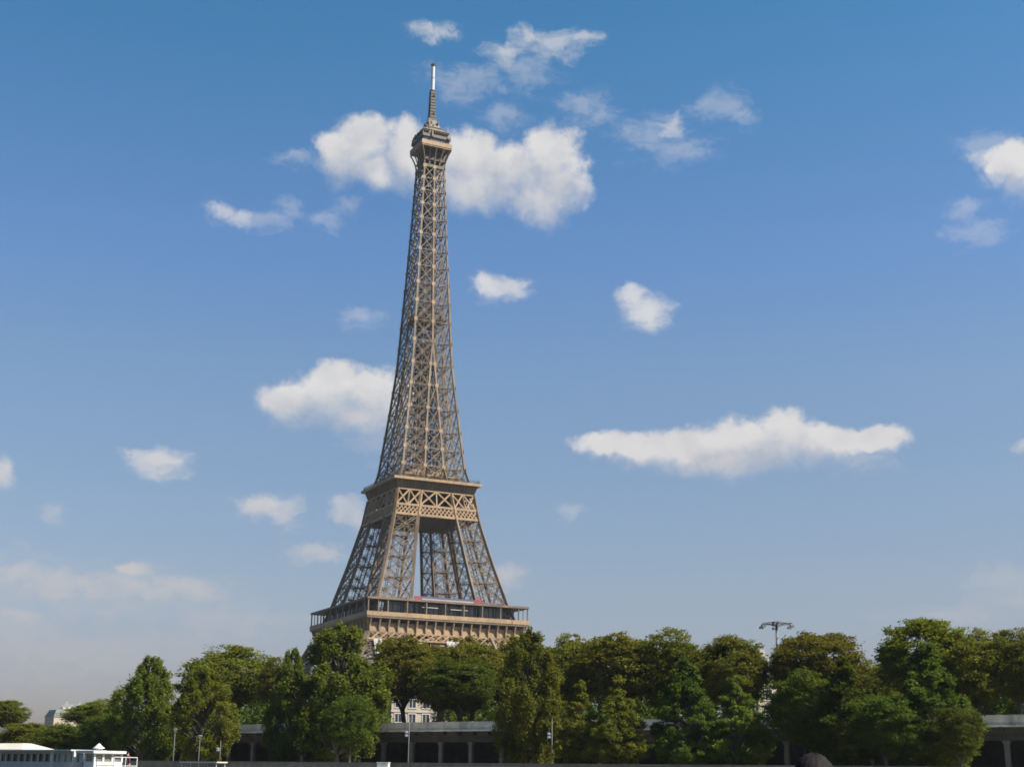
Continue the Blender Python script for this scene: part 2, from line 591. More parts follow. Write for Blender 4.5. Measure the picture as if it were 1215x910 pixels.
# ------------------------------------------------------------------ iron lattice tower
TX, TY, YAW = -39.25, 586.9, 0.4556
tower = thing('lattice_tower', 'tall tapering brown iron lattice tower with three platforms and a white mast', 'tower',
              (TX, TY, STREET), YAW)
ZO = -STREET                   # tower heights below are above the level 0


def T(x, y, h):
    return (x, y, h + ZO)


PH_ = [0, 15, 30, 45, 57, 65, 83, 100, 112, 121, 151, 171, 190, 209, 231, 250, 266, 280]
PV_ = [61, 52.5, 44.2, 36.6, 31.2, 28.4, 23.4, 19.2, 17.4, 14.6, 11.25, 9.3, 8.35, 7.4, 6.35, 5.55, 4.9, 4.9]
IH_ = [0, 30, 57, 65, 111, 121, 139, 160, 181]
IV_ = [36.5, 24.5, 15.6, 14.2, 6.9, 4.4, 3.3, 1.8, 0.0]


def Wd(h):
    return float(np.interp(h, PH_, PV_))


def In(h):
    return float(np.interp(h, IH_, IV_))


def lace(m, a0, b0, a1, b1, n=6, w=0.16):
    """a lattice strip between two lines a0-a1 and b0-b1"""
    a0, b0, a1, b1 = map(Vector, (a0, b0, a1, b1))
    for i in range(n):
        f0, f1 = i / n, (i + 1) / n
        m.beam(a0.lerp(a1, f0), b0.lerp(b1, f1), w)
        m.beam(b0.lerp(b1, f0), a0.lerp(a1, f1), w)


def xpanel(m, a0, b0, a1, b1, w, wh, sub=0.0, plate=0.0):
    """bracing of one panel: two diagonals, a cross bar, gussets"""
    a0, b0, a1, b1 = map(Vector, (a0, b0, a1, b1))
    m.beam(a0, b1, w)
    m.beam(b0, a1, w)
    m.beam(a1, b1, wh)
    if sub:
        ma, mb_ = a0.lerp(a1, 0.5), b0.lerp(b1, 0.5)
        mt, mbm = a1.lerp(b1, 0.5), a0.lerp(b0, 0.5)
        for p, r in ((ma, mt), (mt, mb_), (mb_, mbm), (mbm, ma)):
            m.beam(p, r, sub)
        m.beam(ma, mb_, sub)
        m.beam(mt, mbm, sub)
    if plate:
        c = (a0 + a1 + b0 + b1) / 4
        ax = (b0 - a0).normalized() * plate
        az_ = (a1 - a0).normalized() * plate
        m.beam(c - ax, c + ax, plate * 1.4, w * 1.2)


def girder(m, a, b, w, nrm, t=0.2):
    """a built-up lattice bar: two flat flanges and zigzag lacing"""
    a, b = Vector(a), Vector(b)
    d = b - a
    L = d.length
    if L < 0.01:
        return
    side = d.cross(Vector(nrm)).normalized() * (w / 2)
    m.beam(a + side, b + side, t)
    m.beam(a - side, b - side, t)
    n = max(2, round(L / (w * 1.5)))
    for i in range(n):
        s0 = side if i % 2 else -side
        m.beam(a + d * (i / n) + s0, a + d * ((i + 1) / n) - s0, t * 0.6)


def xgirder(m, a0, b0, a1, b1, w, wh, sub=0.0, plate=0.0):
    """bracing of one large panel in lattice bars"""
    a0, b0, a1, b1 = map(Vector, (a0, b0, a1, b1))
    nrm = (b0 - a0).cross(a1 - a0)
    girder(m, a0, b1, w, nrm, w * 0.26)
    girder(m, b0, a1, w, nrm, w * 0.26)
    girder(m, a1, b1, wh, nrm, wh * 0.26)
    c = (a0 + a1 + b0 + b1) / 4
    if sub:
        ma, mb_, mt, mbm = a0.lerp(a1, 0.5), b0.lerp(b1, 0.5), a1.lerp(b1, 0.5), a0.lerp(b0, 0.5)
        for p, r in ((ma, mt), (mt, mb_), (mb_, mbm), (mbm, ma), (ma, mb_), (mt, mbm)):
            m.beam(p, r, sub)
        for p in (a0, b0, a1, b1):
            for r in (mt, mbm, ma, mb_):
                q_ = p.lerp(c, 0.5)
                if (q_ - r).length < (a1 - a0).length * 0.62:
                    m.beam(q_, r, sub * 0.7)
    if plate:
        ax = (b0 - a0).normalized() * plate
        m.beam(c - ax, c + ax, plate * 1.4, w * 0.5)


def leg_section(sx, sy, levels, cw, xw, hw, sub, inner=True, plate=0.0):
    """four chords and four braced faces of one leg between the given heights"""
    m = MB()
    for h0, h1 in zip(levels, levels[1:]):
        P = []
        for h in (h0, h1):
            w, i = Wd(h), In(h)
            P.append([T(sx * w, sy * w, h), T(sx * i, sy * w, h), T(sx * i, sy * i, h), T(sx * w, sy * i, h)])
        for k in range(4):
            m.beam(P[0][k], P[1][k], cw if k != 2 else cw * 0.8)
        for k in range(4):
            l = (k + 1) % 4
            f = 1.0 if k in (0, 3) else 0.8
            xgirder(m, P[0][k], P[0][l], P[1][k], P[1][l], xw * f, hw * f, sub if k in (0, 3) else sub * 0.7, plate if k in (0, 3) else 0)
        # floor cross
        m.beam(P[1][0], P[1][2], hw * 0.6)
        m.beam(P[1][1], P[1][3], hw * 0.6)
    return m


SG = ((-1, -1), (1, -1), (1, 1), (-1, 1))
low_lv = [STREET + 0.5, 14, 25, 36, 43, 49.5]
mid_lv = [57.0, 64.5, 73.5, 82.5, 91.5, 100.5]
for sx, sy in SG:
    lg = leg_section(sx, sy, low_lv, 1.7, 1.0, 0.9, 0.35).build('leg', 'iron', tower)
    w, i = Wd(0), In(0)
    for cx in (w, i):
        for cy in (w, i):
            pm = MB()
            pm.frustum(3.2, STREET + ZO, 2.2, STREET + ZO + 2.0, cx=sx * cx * 0.985, cy=sy * cy * 0.985)
            pm.build('pedestal', 'stone', lg)
for sx, sy in SG:
    pl = leg_section(sx, sy, mid_lv, 1.2, 0.95, 0.8, 0.17, plate=0.8)
    # inclined lift track and stair flights inside the pillar
    for a, b in zip(mid_lv, mid_lv[1:]):
        for off in (-1.4, 1.4):
            k0, k1 = (Wd(a) + In(a)) / 2, (Wd(b) + In(b)) / 2
            girder(pl, T(sx * k0 + off, sy * k0 - off * sx * sy, a), T(sx * k1 + off, sy * k1 - off * sx * sy, b), 0.9, (sx, sy, 0), 0.22)
    pl.build('pillar', 'iron', tower)


def face_pt(k, x, d, h):
    """point on face k (0 = the lit one): x along the face, d out from the axis"""
    c, s = ((1, 0), (0, 1), (-1, 0), (0, -1))[k]
    # face 0 looks to local -y
    return T(x * c + d * s, x * s - d * c, h)


# arches under the first platform
for k in range(4):
    m = MB()
    n = 26
    for r_, dd in ((37.0, 0.0), (40.2, 0.0)):
        prev = None
        for j in range(n + 1):
            a = math.pi * j / n
            hx, hz = r_ * math.cos(a), 8 + r_ * 1.02 * math.sin(a)
            p = face_pt(k, hx, Wd(min(hz, 55)) - 0.4, hz)
            if prev:
                m.beam(prev, p, 0.7)
            prev = p
    for j in range(n * 2):
        a0, a1 = math.pi * j / (2 * n), math.pi * (j + 1) / (2 * n)
        P = []
        for a in (a0, a1):
            for r_ in (37.0, 40.2):
                hx, hz = r_ * math.cos(a), 8 + r_ * 1.02 * math.sin(a)
                P.append(face_pt(k, hx, Wd(min(hz, 55)) - 0.4, hz))
        m.beam(P[0], P[3], 0.28)
        m.beam(P[1], P[2], 0.28)
    m.build('arch', 'iron_lit', tower)

# first gallery
GH = 35.4
g1 = MB().ring(GH, 11, 55.2 + ZO, 56.0 + ZO).build('first_platform', 'iron', tower)
MB().ring(GH + 0.15, GH - 0.35, 56.003 + ZO, 57.7 + ZO).build('balustrade', 'iron_lit', g1)
MB().ring(31.6, 31.1, 49.7 + ZO, 55.197 + ZO).build('recess_wall', 'iron_dark_shade', g1)  # back of the recess in darker iron, shade painted in
m = MB().ring(33.4, 32.7, 50.3 + ZO, 53.4 + ZO)
m.ring(33.55, 32.6, 53.403 + ZO, 53.7 + ZO)
m.ring(33.7, 32.6, 49.6 + ZO, 50.297 + ZO)
m.build('frieze', 'iron_lit', g1)
m = MB()
for k in range(4):
    for j in range(18):
        x = -33.5 + 67.0 * j / 17
        m = MB()
        for u in (-0.27, 0.27):
            m.v += [face_pt(k, x + u, d, h) for d, h in ((33.41, 50.6), (34.1, 50.6), (34.3, 52.6), (35.25, 55.1), (33.41, 55.1))]
        m.f += [(4, 3, 2, 1, 0), (5, 6, 7, 8, 9)] + [(a, (a + 1) % 5, (a + 1) % 5 + 5, a + 5) for a in range(5)]
        m.build('bracket', 'iron_lit', g1)
m = MB()
for k in range(4):                     # lattice band below the frieze
    n = 20
    for j in range(n):
        x0, x1 = -33.4 + 66.8 * j / n, -33.4 + 66.8 * (j + 1) / n
        d0, d1 = Wd(47.2) + 0.3, Wd(49.6) + 0.3
        m.beam(face_pt(k, x0, d0, 47.2), face_pt(k, x1, d1, 49.6), 0.42)
        m.beam(face_pt(k, x1, d0, 47.2), face_pt(k, x0, d1, 49.6), 0.42)
    m.beam(face_pt(k, -35, Wd(47) + 0.3, 47.0), face_pt(k, 35, Wd(47) + 0.3, 47.0), 0.7)
    for x0 in (-33.4, -20, 20, 33.4):
        m.beam(face_pt(k, x0, 33.8, 42), face_pt(k, x0, 33.9, 49.5), 0.7)
m.build('lattice_band', 'iron_lit', g1)
gr = MB().ring(35.3, 26.5, 62.75 + ZO, 63.25 + ZO)
gr.ring(35.45, 35.0, 62.55 + ZO, 63.4 + ZO)
gr.build('gallery_roof', 'iron', g1)
m = MB()
for k in range(4):
    for j in range(18):
        if j % 2 and 1 < j < 16:
            continue
        x = -34.9 + 69.8 * j / 17
        w = 0.45 if j % 2 == 0 else 0.28
        m = MB().beam(face_pt(k, x, 35.0, 57.7), face_pt(k, x, 35.0, 62.6), w)
        m.build('gallery_post', 'iron', g1)
        if j % 2 == 0 and abs(x) < 30:
            MB().beam(face_pt(k, x, 32.5, 57.7), face_pt(k, x, 32.5, 62.7), 0.4).build('gallery_post', 'iron', g1)
m = MB()
for k in range(4):
    for a, b in ((-25.5, -14.5), (-13.5, 13.5), (14.5, 25.5)):
        c, s = ((1, 0), (0, 1), (-1, 0), (0, -1))[k]
        p, r = face_pt(k, a, 31.5, 56.0), face_pt(k, b, 27.0, 62.3)
        m.box(min(p[0], r[0]), max(p[0], r[0]), min(p[1], r[1]), max(p[1], r[1]), p[2], r[2])
pv = m.build('pavilion', 'glass_dark', g1)
m = MB()
for k in range(4):
    for j in range(24):
        x = -25.5 + 51.0 * j / 23
        m.beam(face_pt(k, x, 31.55, 56.0), face_pt(k, x, 31.55, 62.3), 0.22)
    for h in (58.4, 61.4):
        m.beam(face_pt(k, -25.5, 31.56, h), face_pt(k, 25.5, 31.56, h), 0.25)
m.build('window_frame', 'iron_dark_shade', pv)
m = MB()
for x0, x1, h0, h1 in ((-11.8, -5.0, 60.1, 60.9), (0.5, 8.0, 59.9, 60.7)):
    m = MB().beam(face_pt(0, x0, 34.2, (h0 + h1) / 2), face_pt(0, x1, 34.2, (h0 + h1) / 2), h1 - h0, 0.2, up=(0, 0, 1))  # pale strip for lights in the panes, set forward to catch the sun
    m.build('pale_strip', 'cream_paint', pv)
m = MB()
m.beam(face_pt(0, -10.5, 29.8, 64.45), face_pt(0, 13.0, 29.8, 64.45), 0.3, 1.9)
bnr = m.build('banner', 'banner_blue', g1)
m = MB().beam(face_pt(0, -13.5, 29.8, 64.45), face_pt(0, -10.51, 29.8, 64.45), 0.32, 1.9)
m.build('banner_end', 'banner_red', bnr)
m = MB().beam(face_pt(0, 13.01, 29.8, 64.5), face_pt(0, 16.5, 29.8, 64.5), 0.32, 2.1)
m.build('banner_end', 'banner_red', bnr)
m = MB()
m.beam(face_pt(0, -10.2, 29.98, 64.2), face_pt(0, 12.7, 29.98, 64.2), 0.04, 0.8)
m.build('banner_stripe', 'sheet_white', bnr)
# white protective sheets hung below the frieze at the near corner
for x0, x1, h0, h1 in ((-33.0, -29.6, 41.0, 47.0), (-25.8, -20.4, 42.0, 46.6), (-19.0, -11.5, 43.5, 46.4), (-2.0, 3.5, 44.6, 47.4)):
    s_ = MB()
    n = 6
    for j in range(n):
        xa, xb = x0 + (x1 - x0) * j / n, x0 + (x1 - x0) * (j + 1) / n
        dd = 1.3 + 0.12 * math.sin(j * 2.1)
        s_.beam(face_pt(0, (xa + xb) / 2, Wd(h0) + dd, h0), face_pt(0, (xa + xb) / 2, Wd(h1) + dd, h1 - 0.12 * (j % 2)), (xb - xa) * 1.02, 0.12, up=(0, 1, 0))
    s_.build('protective_sheet', 'sheet_white', g1)

# belt truss below the second platform
m = MB()
m2 = MB()
for k in range(4):
    cols = []
    for h in (100.5, 104.6, 111.4):
        w, i = Wd(h), In(h)
        cols.append([face_pt(k, x, w, h) for x in (-w, -i, i, w)])
    for j in range(4):
        m.beam(cols[0][j], cols[2][j], 1.1)
    for j in range(3):
        # double crossed panels
        a0, b0, a1, b1 = cols[1][j], cols[1][j + 1], cols[2][j], cols[2][j + 1]
        c0 = Vector(a0).lerp(Vector(b0), 0.5)
        c1 = Vector(a1).lerp(Vector(b1), 0.5)
        xpanel(m, a0, c0, a1, c1, 0.62, 0.7, 0, 0.55)
        xpanel(m, c0, b0, c1, b1, 0.62, 0.7, 0, 0.55)
        m.beam(c0, c1, 0.5)
        m.beam(a0, b0, 0.9)
        m.beam(cols[0][j], cols[0][j + 1], 0.9)
        p0, p1, p2_, p3 = (Vector(v) for v in (cols[0][j], cols[0][j + 1], cols[1][j + 1], cols[1][j]))
        wid = (p1 - p0).length
        nn = max(4, round(wid / 1.9))

        def P_(u, v):
            return p0.lerp(p1, u).lerp(p3.lerp(p2_, u), v)
        run = 2.0 / nn
        for a_ in range(-2, nn):
            for sg in (1, -1):
                u0, u1, v0, v1 = a_ / nn, a_ / nn + run, 0.0, 1.0
                if u0 < 0:
                    v0, u0 = -u0 / run, 0.0
                if u1 > 1:
                    v1, u1 = 1 - (u1 - 1) / run, 1.0
                if sg > 0:
                    m2.beam(P_(u0, v0), P_(u1, v1), 0.42)
                else:
                    m2.beam(P_(1 - u0, v0), P_(1 - u1, v1), 0.42)
bt = m.build('belt_truss', 'iron_lit', tower)
m2.build('lattice_panel', 'iron_lit', bt)
m = MB().box(-15.2, 15.2, -15.2, 15.2, 108.0 + ZO, 109.0 + ZO)
m.box(-16.6, 16.6, -16.6, 16.6, 100.2 + ZO, 104.2 + ZO)  # solid dark block added so the lattice gaps look shaded
m.build('belt_floor_dark_core', 'iron_dark_shade', bt)

# second platform
p2 = MB().frustum(Wd(111.4) - 0.1, 111.4 + ZO, 18.5, 115.1 + ZO, cap=True).build('second_platform', 'iron', tower)
m = MB().box(-20.1, 20.1, -20.1, 20.1, 115.103 + ZO, 116.2 + ZO)
m.build('cornice', 'iron_lit', p2)
m = MB()
for k in range(4):
    for j in range(25):
        f = -1 + 2 * j / 24
        m.beam(face_pt(k, f * 17.3, 17.4, 111.45), face_pt(k, f * 18.5, 18.6, 115.08), 0.22, 0.4)
m.build('ribs', 'iron', p2)
m = MB()
for k in range(4):
    for j in range(33):
        x = -19.3 + 38.6 * j / 32
        m.beam(face_pt(k, x, 19.3, 116.2), face_pt(k, x, 19.3, 117.5), 0.1)
    for h in (116.85, 117.5):
        m.beam(face_pt(k, -19.3, 19.3, h), face_pt(k, 19.3, 19.3, h), 0.14)
m.build('railing', 'iron_dark_shade', p2)
m = MB()
m.box(-11, 11, -11, 11, 116.003 + ZO, 119.0 + ZO)
m.ring(13.4, 8, 119.003 + ZO, 119.5 + ZO)
m.box(-8.3, 8.3, -8.3, 8.3, 120.9 + ZO, 123.6 + ZO)
pv = m.build('pavilion', 'iron_lit', p2)
m = MB()
for k in range(4):
    for j in range(9):
        x = -9.6 + 19.2 * j / 8
        m = MB().beam(face_pt(k, x, 11.03, 116.5), face_pt(k, x, 11.03, 118.5), 1.5, 0.1, up=face_pt(k, 1, 0, -ZO))
        m.build('window', 'glass_dark', pv)

# upper shaft
lv = [116.0, 123, 131, 139.3, 149.5, 160, 170, 180.5, 190, 199.2, 208, 216.3, 224.3, 232.2, 239.8, 247, 253.8, 260, 266]
for k in range(4):
    m = MB()
    gm = MB()
    for h0, h1 in zip(lv, lv[1:]):
        w0, w1, i0, i1 = Wd(h0), Wd(h1), In(h0), In(h1)
        cw = 0.85 if h0 < 200 else 0.72
        xw = 0.5 if h0 < 200 else 0.42
        A = [face_pt(k, x, w0, h0) for x in (-w0, -i0, i0, w0)]
        D = [face_pt(k, x, w1, h1) for x in (-w1, -i1, i1, w1)]
        m.beam(A[0], D[0], cw)
        if h0 < 180:
            m.beam(A[1], D[1], cw * 0.9)
            m.beam(A[2], D[2], cw * 0.9)
        else:
            m.beam(A[1], D[1], cw * 1.05)
        px_ = xgirder if h0 < 208 else xpanel
        wf = 1.45 if h0 < 208 else 0.8
        px_(m, A[0], A[1], D[0], D[1], xw * wf, xw * wf * 0.9, 0.13 if h0 < 224 else 0.0)
        px_(m, A[2], A[3], D[2], D[3], xw * wf, xw * wf * 0.9, 0.13 if h0 < 224 else 0.0)
        if h0 < 172:
            m.beam(D[1], D[2], xw * 0.8)
            if h0 < 150:
                xpanel(m, A[1], A[2], D[1], D[2], xw * 0.7, xw * 0.7)
            # inward faces of the four legs
            iA = [face_pt(k, x, i0, h0) for x in (-w0, -i0, i0, w0)]
            iD = [face_pt(k, x, i1, h1) for x in (-w1, -i1, i1, w1)]
            m.beam(iA[1], iD[1], cw * 0.7)
            xpanel(m, iA[0], iA[1], iD[0], iD[1], xw * 0.6, xw * 0.6, 0.1)
            xpanel(m, iA[2], iA[3], iD[2], iD[3], xw * 0.6, xw * 0.6, 0.1)
        # gusset plates where the bracing meets
        for pt_ in ([D[0], D[1], D[2]] if h0 < 175 else [D[0], D[1]]):
            pv_ = Vector(pt_)
            c, s = ((1, 0), (0, 1), (-1, 0), (0, -1))[k]
            u_ = Vector((s, -c, 0)) * (cw * 0.52)
            gm.beam(pv_ + u_ - Vector((0, 0, 0.75)), pv_ + u_ + Vector((0, 0, 0.75)), 1.5, 0.14, up=(c, s, 0) if False else (s, -c, 0))
    nv, nf = len(m.v), len(m.f)
    m.v += gm.v
    m.f += [tuple(i + nv for i in f_) for f_ in gm.f]
    sf = m.build('shaft_face', 'iron', tower)
    sf.data.materials.append(MATS['iron_lit'])
    for pg in sf.data.polygons[nf:]:
        pg.material_index = 1
# lift guides, stairs and cross floors inside the shaft
m = MB()
h = 116.0
while h < 266:
    r_ = 1.9 if h > 190 else 2.9
    m.box(-r_ * 0.8, r_ * 0.8, -r_ * 0.8, r_ * 0.8, h + 1.6 + ZO, h + 2.6 + ZO)  # solid dark landings, added to make the inside of the shaft look shaded
    for sx, sy in SG:
        m.beam(T(sx * r_, sy * r_, h), T(sx * r_, sy * r_, h + 4.2), 0.42)
    for a, b in zip(SG, SG[1:] + SG[:1]):
        m.beam(T(a[0] * r_, a[1] * r_, h), T(b[0] * r_, b[1] * r_, h + 4.2), 0.24)
        m.beam(T(a[0] * r_, a[1] * r_, h + 4.2), T(b[0] * r_, b[1] * r_, h), 0.24)
        m.beam(T(a[0] * r_, a[1] * r_, h), T(b[0] * r_, b[1] * r_, h), 0.24)
    h += 4.2
for h in lv[1:]:
    w = Wd(h)
    for sx, sy in SG[:2]:
        m.beam(T(sx * w, sy * w, h), T(-sx * w, -sy * w, h), 0.35)
    m.beam(T(-w, 0, h), T(w, 0, h), 0.35)
    m.beam(T(0, -w, h), T(0, w, h), 0.35)
m.build('lift_core', 'iron_dark_shade', tower)
m = MB().box(-7.2, 7.2, -7.2, 7.2, 191.4 + ZO, 192.2 + ZO)
m.box(-5.4, 5.4, -5.4, 5.4, 192.203 + ZO, 195.8 + ZO)
ip = m.build('middle_platform', 'iron_dark_shade', tower)

# summit
m = MB()
for k in range(4):
    for j in range(5):
        f = -1 + 2 * j / 4
        prev = face_pt(k, f * 4.9, 4.95, 266.2)
        for u in (0.25, 0.5, 0.75, 1.0):
            d = 4.95 + 2.35 * u ** 1.8
            p = face_pt(k, f * (4.9 + 2.3 * u ** 1.8), d, 266.2 + 9.0 * u)
            m.beam(prev, p, 0.55, 0.55)
            prev = p
    m.beam(face_pt(k, -4.9, 4.95, 266.4), face_pt(k, 4.9, 4.95, 266.4), 0.5, 1.4)
    m.beam(face_pt(k, -5.1, 5.15, 269.6), face_pt(k, 5.1, 5.15, 269.6), 0.4)
sm = m.build('summit_gallery', 'iron', tower)
m = MB()
m.box(-4.6, 4.6, -4.6, 4.6, 268.5 + ZO, 275.0 + ZO)
m.build('summit_core', 'iron_dark_shade', sm)
m = MB().box(-7.5, 7.5, -7.5, 7.5, 275.8 + ZO, 277.9 + ZO)
m.ring(7.3, 6.6, 275.2 + ZO, 275.797 + ZO)
m.build('gallery_box', 'iron_lit', sm)
m = MB().box(-6.5, 6.5, -6.5, 6.5, 277.903 + ZO, 280.0 + ZO)
m.ring(7.1, 6.7, 280.003 + ZO, 281.4 + ZO)
m.box(-6.9, 6.9, -6.9, 6.9, 279.9 + ZO, 280.1 + ZO)
m.build('upper_deck', 'iron_grey', sm)
m = MB()
for k in range(4):
    for j in range(12):
        x = -6.9 + 13.8 * j / 11
        m.beam(face_pt(k, x, 6.95, 281.4), face_pt(k, x, 6.75, 283.3), 0.13)
m.build('deck_fence', 'iron_dark_shade', sm)
m = MB().ring(6.7, 6.2, 283.803 + ZO, 284.1 + ZO)
m.ring(4.2, 3.5, 286.603 + ZO, 286.9 + ZO)
m.build('roof_edge', 'iron_lit', sm)
m = MB()
for k in range(4):
    for j in range(10):
        x = -5.9 + 11.8 * j / 9
        m.beam(face_pt(k, x, 6.52, 278.3), face_pt(k, x, 6.52, 279.6), 0.8, 0.06, up=face_pt(k, 0, 1, -ZO))
m.build('deck_windows', 'glass_dark', sm)
m = MB().box(-4.9, 4.9, -4.9, 4.9, 280.2 + ZO, 283.2 + ZO)
m.box(-6.4, 6.4, -6.4, 6.4, 283.203 + ZO, 283.8 + ZO)
m.frustum(4.4, 283.803 + ZO, 3.9, 286.6 + ZO)
m.frustum(3.6, 286.603 + ZO, 1.7, 291.5 + ZO)
m.build('cabin', 'iron_grey', sm)
rr = random.Random(3)
m = MB()
for j in range(64):                     # aerials, dishes and boxes around the top decks
    k = rr.randrange(4)
    lvl = rr.choice((283.8, 283.8, 286.6, 280.1, 289))
    d = {283.8: 5.6, 286.6: 3.6, 280.1: 6.9, 289: 2.5}[lvl] + rr.uniform(-0.5, 0.7)
    x = rr.uniform(-1, 1) * d
    hh = rr.uniform(0.8, 3.0)
    w = rr.uniform(0.3, 1.1)
    m = MB().beam(face_pt(k, x, d, lvl), face_pt(k, x, d, lvl + hh), w, w * rr.uniform(0.4, 1))
    m.build('aerial', 'iron' if j % 3 else 'iron_grey', sm)
m = MB()
for h in np.arange(291.5, 307.0, 1.55):
    r_ = float(np.interp(h, [291.5, 294, 307], [1.75, 1.45, 1.2]))
    m.frustum(r_, h + ZO, r_ * 0.94, h + 1.2 + ZO)
    m.frustum(r_ * 0.7, h + 1.203 + ZO, r_ * 0.7, h + 1.547 + ZO)
    k = rr.randrange(4)
    m.beam(face_pt(k, 0.4, r_, h + 0.6), face_pt(k, 0.4, r_ + 0.5, h + 0.6), 0.5, 0.8)
ms = m.build('antenna_mast', 'iron_dark_shade', tower)
m = MB().tube([T(0, 0, 307.2), T(0, 0, 313.8)], 0.88, 14)
m.tube([T(0, 0, 313.9), T(0, 0, 320.2)], 0.84, 14)
m.build('white_radome', 'mast_white', ms, smooth=False)
m = MB().tube([T(0, 0, 306.9), T(0, 0, 307.4)], 1.35, 12)
m.tube([T(0, 0, 320.1), T(0, 0, 321.3)], 1.0, 12)
m.tube([T(0, 0, 313.75), T(0, 0, 313.95)], 0.95, 12)
m.beam(T(-1.9, 0, 320.9), T(1.9, 0, 320.9), 0.25)
m.beam(T(0, -1.9, 320.9), T(0, 1.9, 320.9), 0.25)
for sx, sy in SG:
    m.beam(T(sx * 0.8, sy * 0.8, 321.2), T(sx * 0.8, sy * 0.8, 322.4), 0.14)
m.build('mast_cap', 'iron_dark_shade', ms)

# ------------------------------------------------------------------ trees
def leaf_mesh(name, pos, out, size, tone, m, rng):
    n = len(pos)
    nrm = out * 0.55 + np.array([0.1, -0.05, 0.28]) + rng.normal(0, 0.62, (n, 3))
    nrm /= np.linalg.norm(nrm, axis=1)[:, None]
    t = np.cross(nrm, rng.normal(0, 1, (n, 3)))
    t /= np.linalg.norm(t, axis=1)[:, None]
    b = np.cross(nrm, t)
    L = size * rng.uniform(0.7, 1.3, n)
    W_ = L * rng.uniform(0.5, 0.8, n)
    v = np.empty((n, 4, 3))
    v[:, 0] = pos - t * L[:, None] / 2
    v[:, 1] = pos - b * W_[:, None] / 2 + t * L[:, None] * 0.08
    v[:, 2] = pos + t * L[:, None] / 2 - nrm * L[:, None] * 0.12
    v[:, 3] = pos + b * W_[:, None] / 2 + t * L[:, None] * 0.08
    me = bpy.data.meshes.new(name)
    me.vertices.add(n * 4)
    me.vertices.foreach_set('co', v.reshape(-1))
    me.loops.add(n * 4)
    me.loops.foreach_set('vertex_index', np.arange(n * 4, dtype=np.int32))
    me.polygons.add(n)
    me.polygons.foreach_set('loop_start', np.arange(0, n * 4, 4, dtype=np.int32))
    me.polygons.foreach_set('loop_total', np.full(n, 4, dtype=np.int32))
    me.update(calc_edges=True)
    at_ = me.attributes.new('tone', 'FLOAT', 'FACE')
    at_.data.foreach_set('value', tone.astype(np.float32))
    me.materials.append(MATS[m])
    return me


H0, R0 = 12.0, 4.0


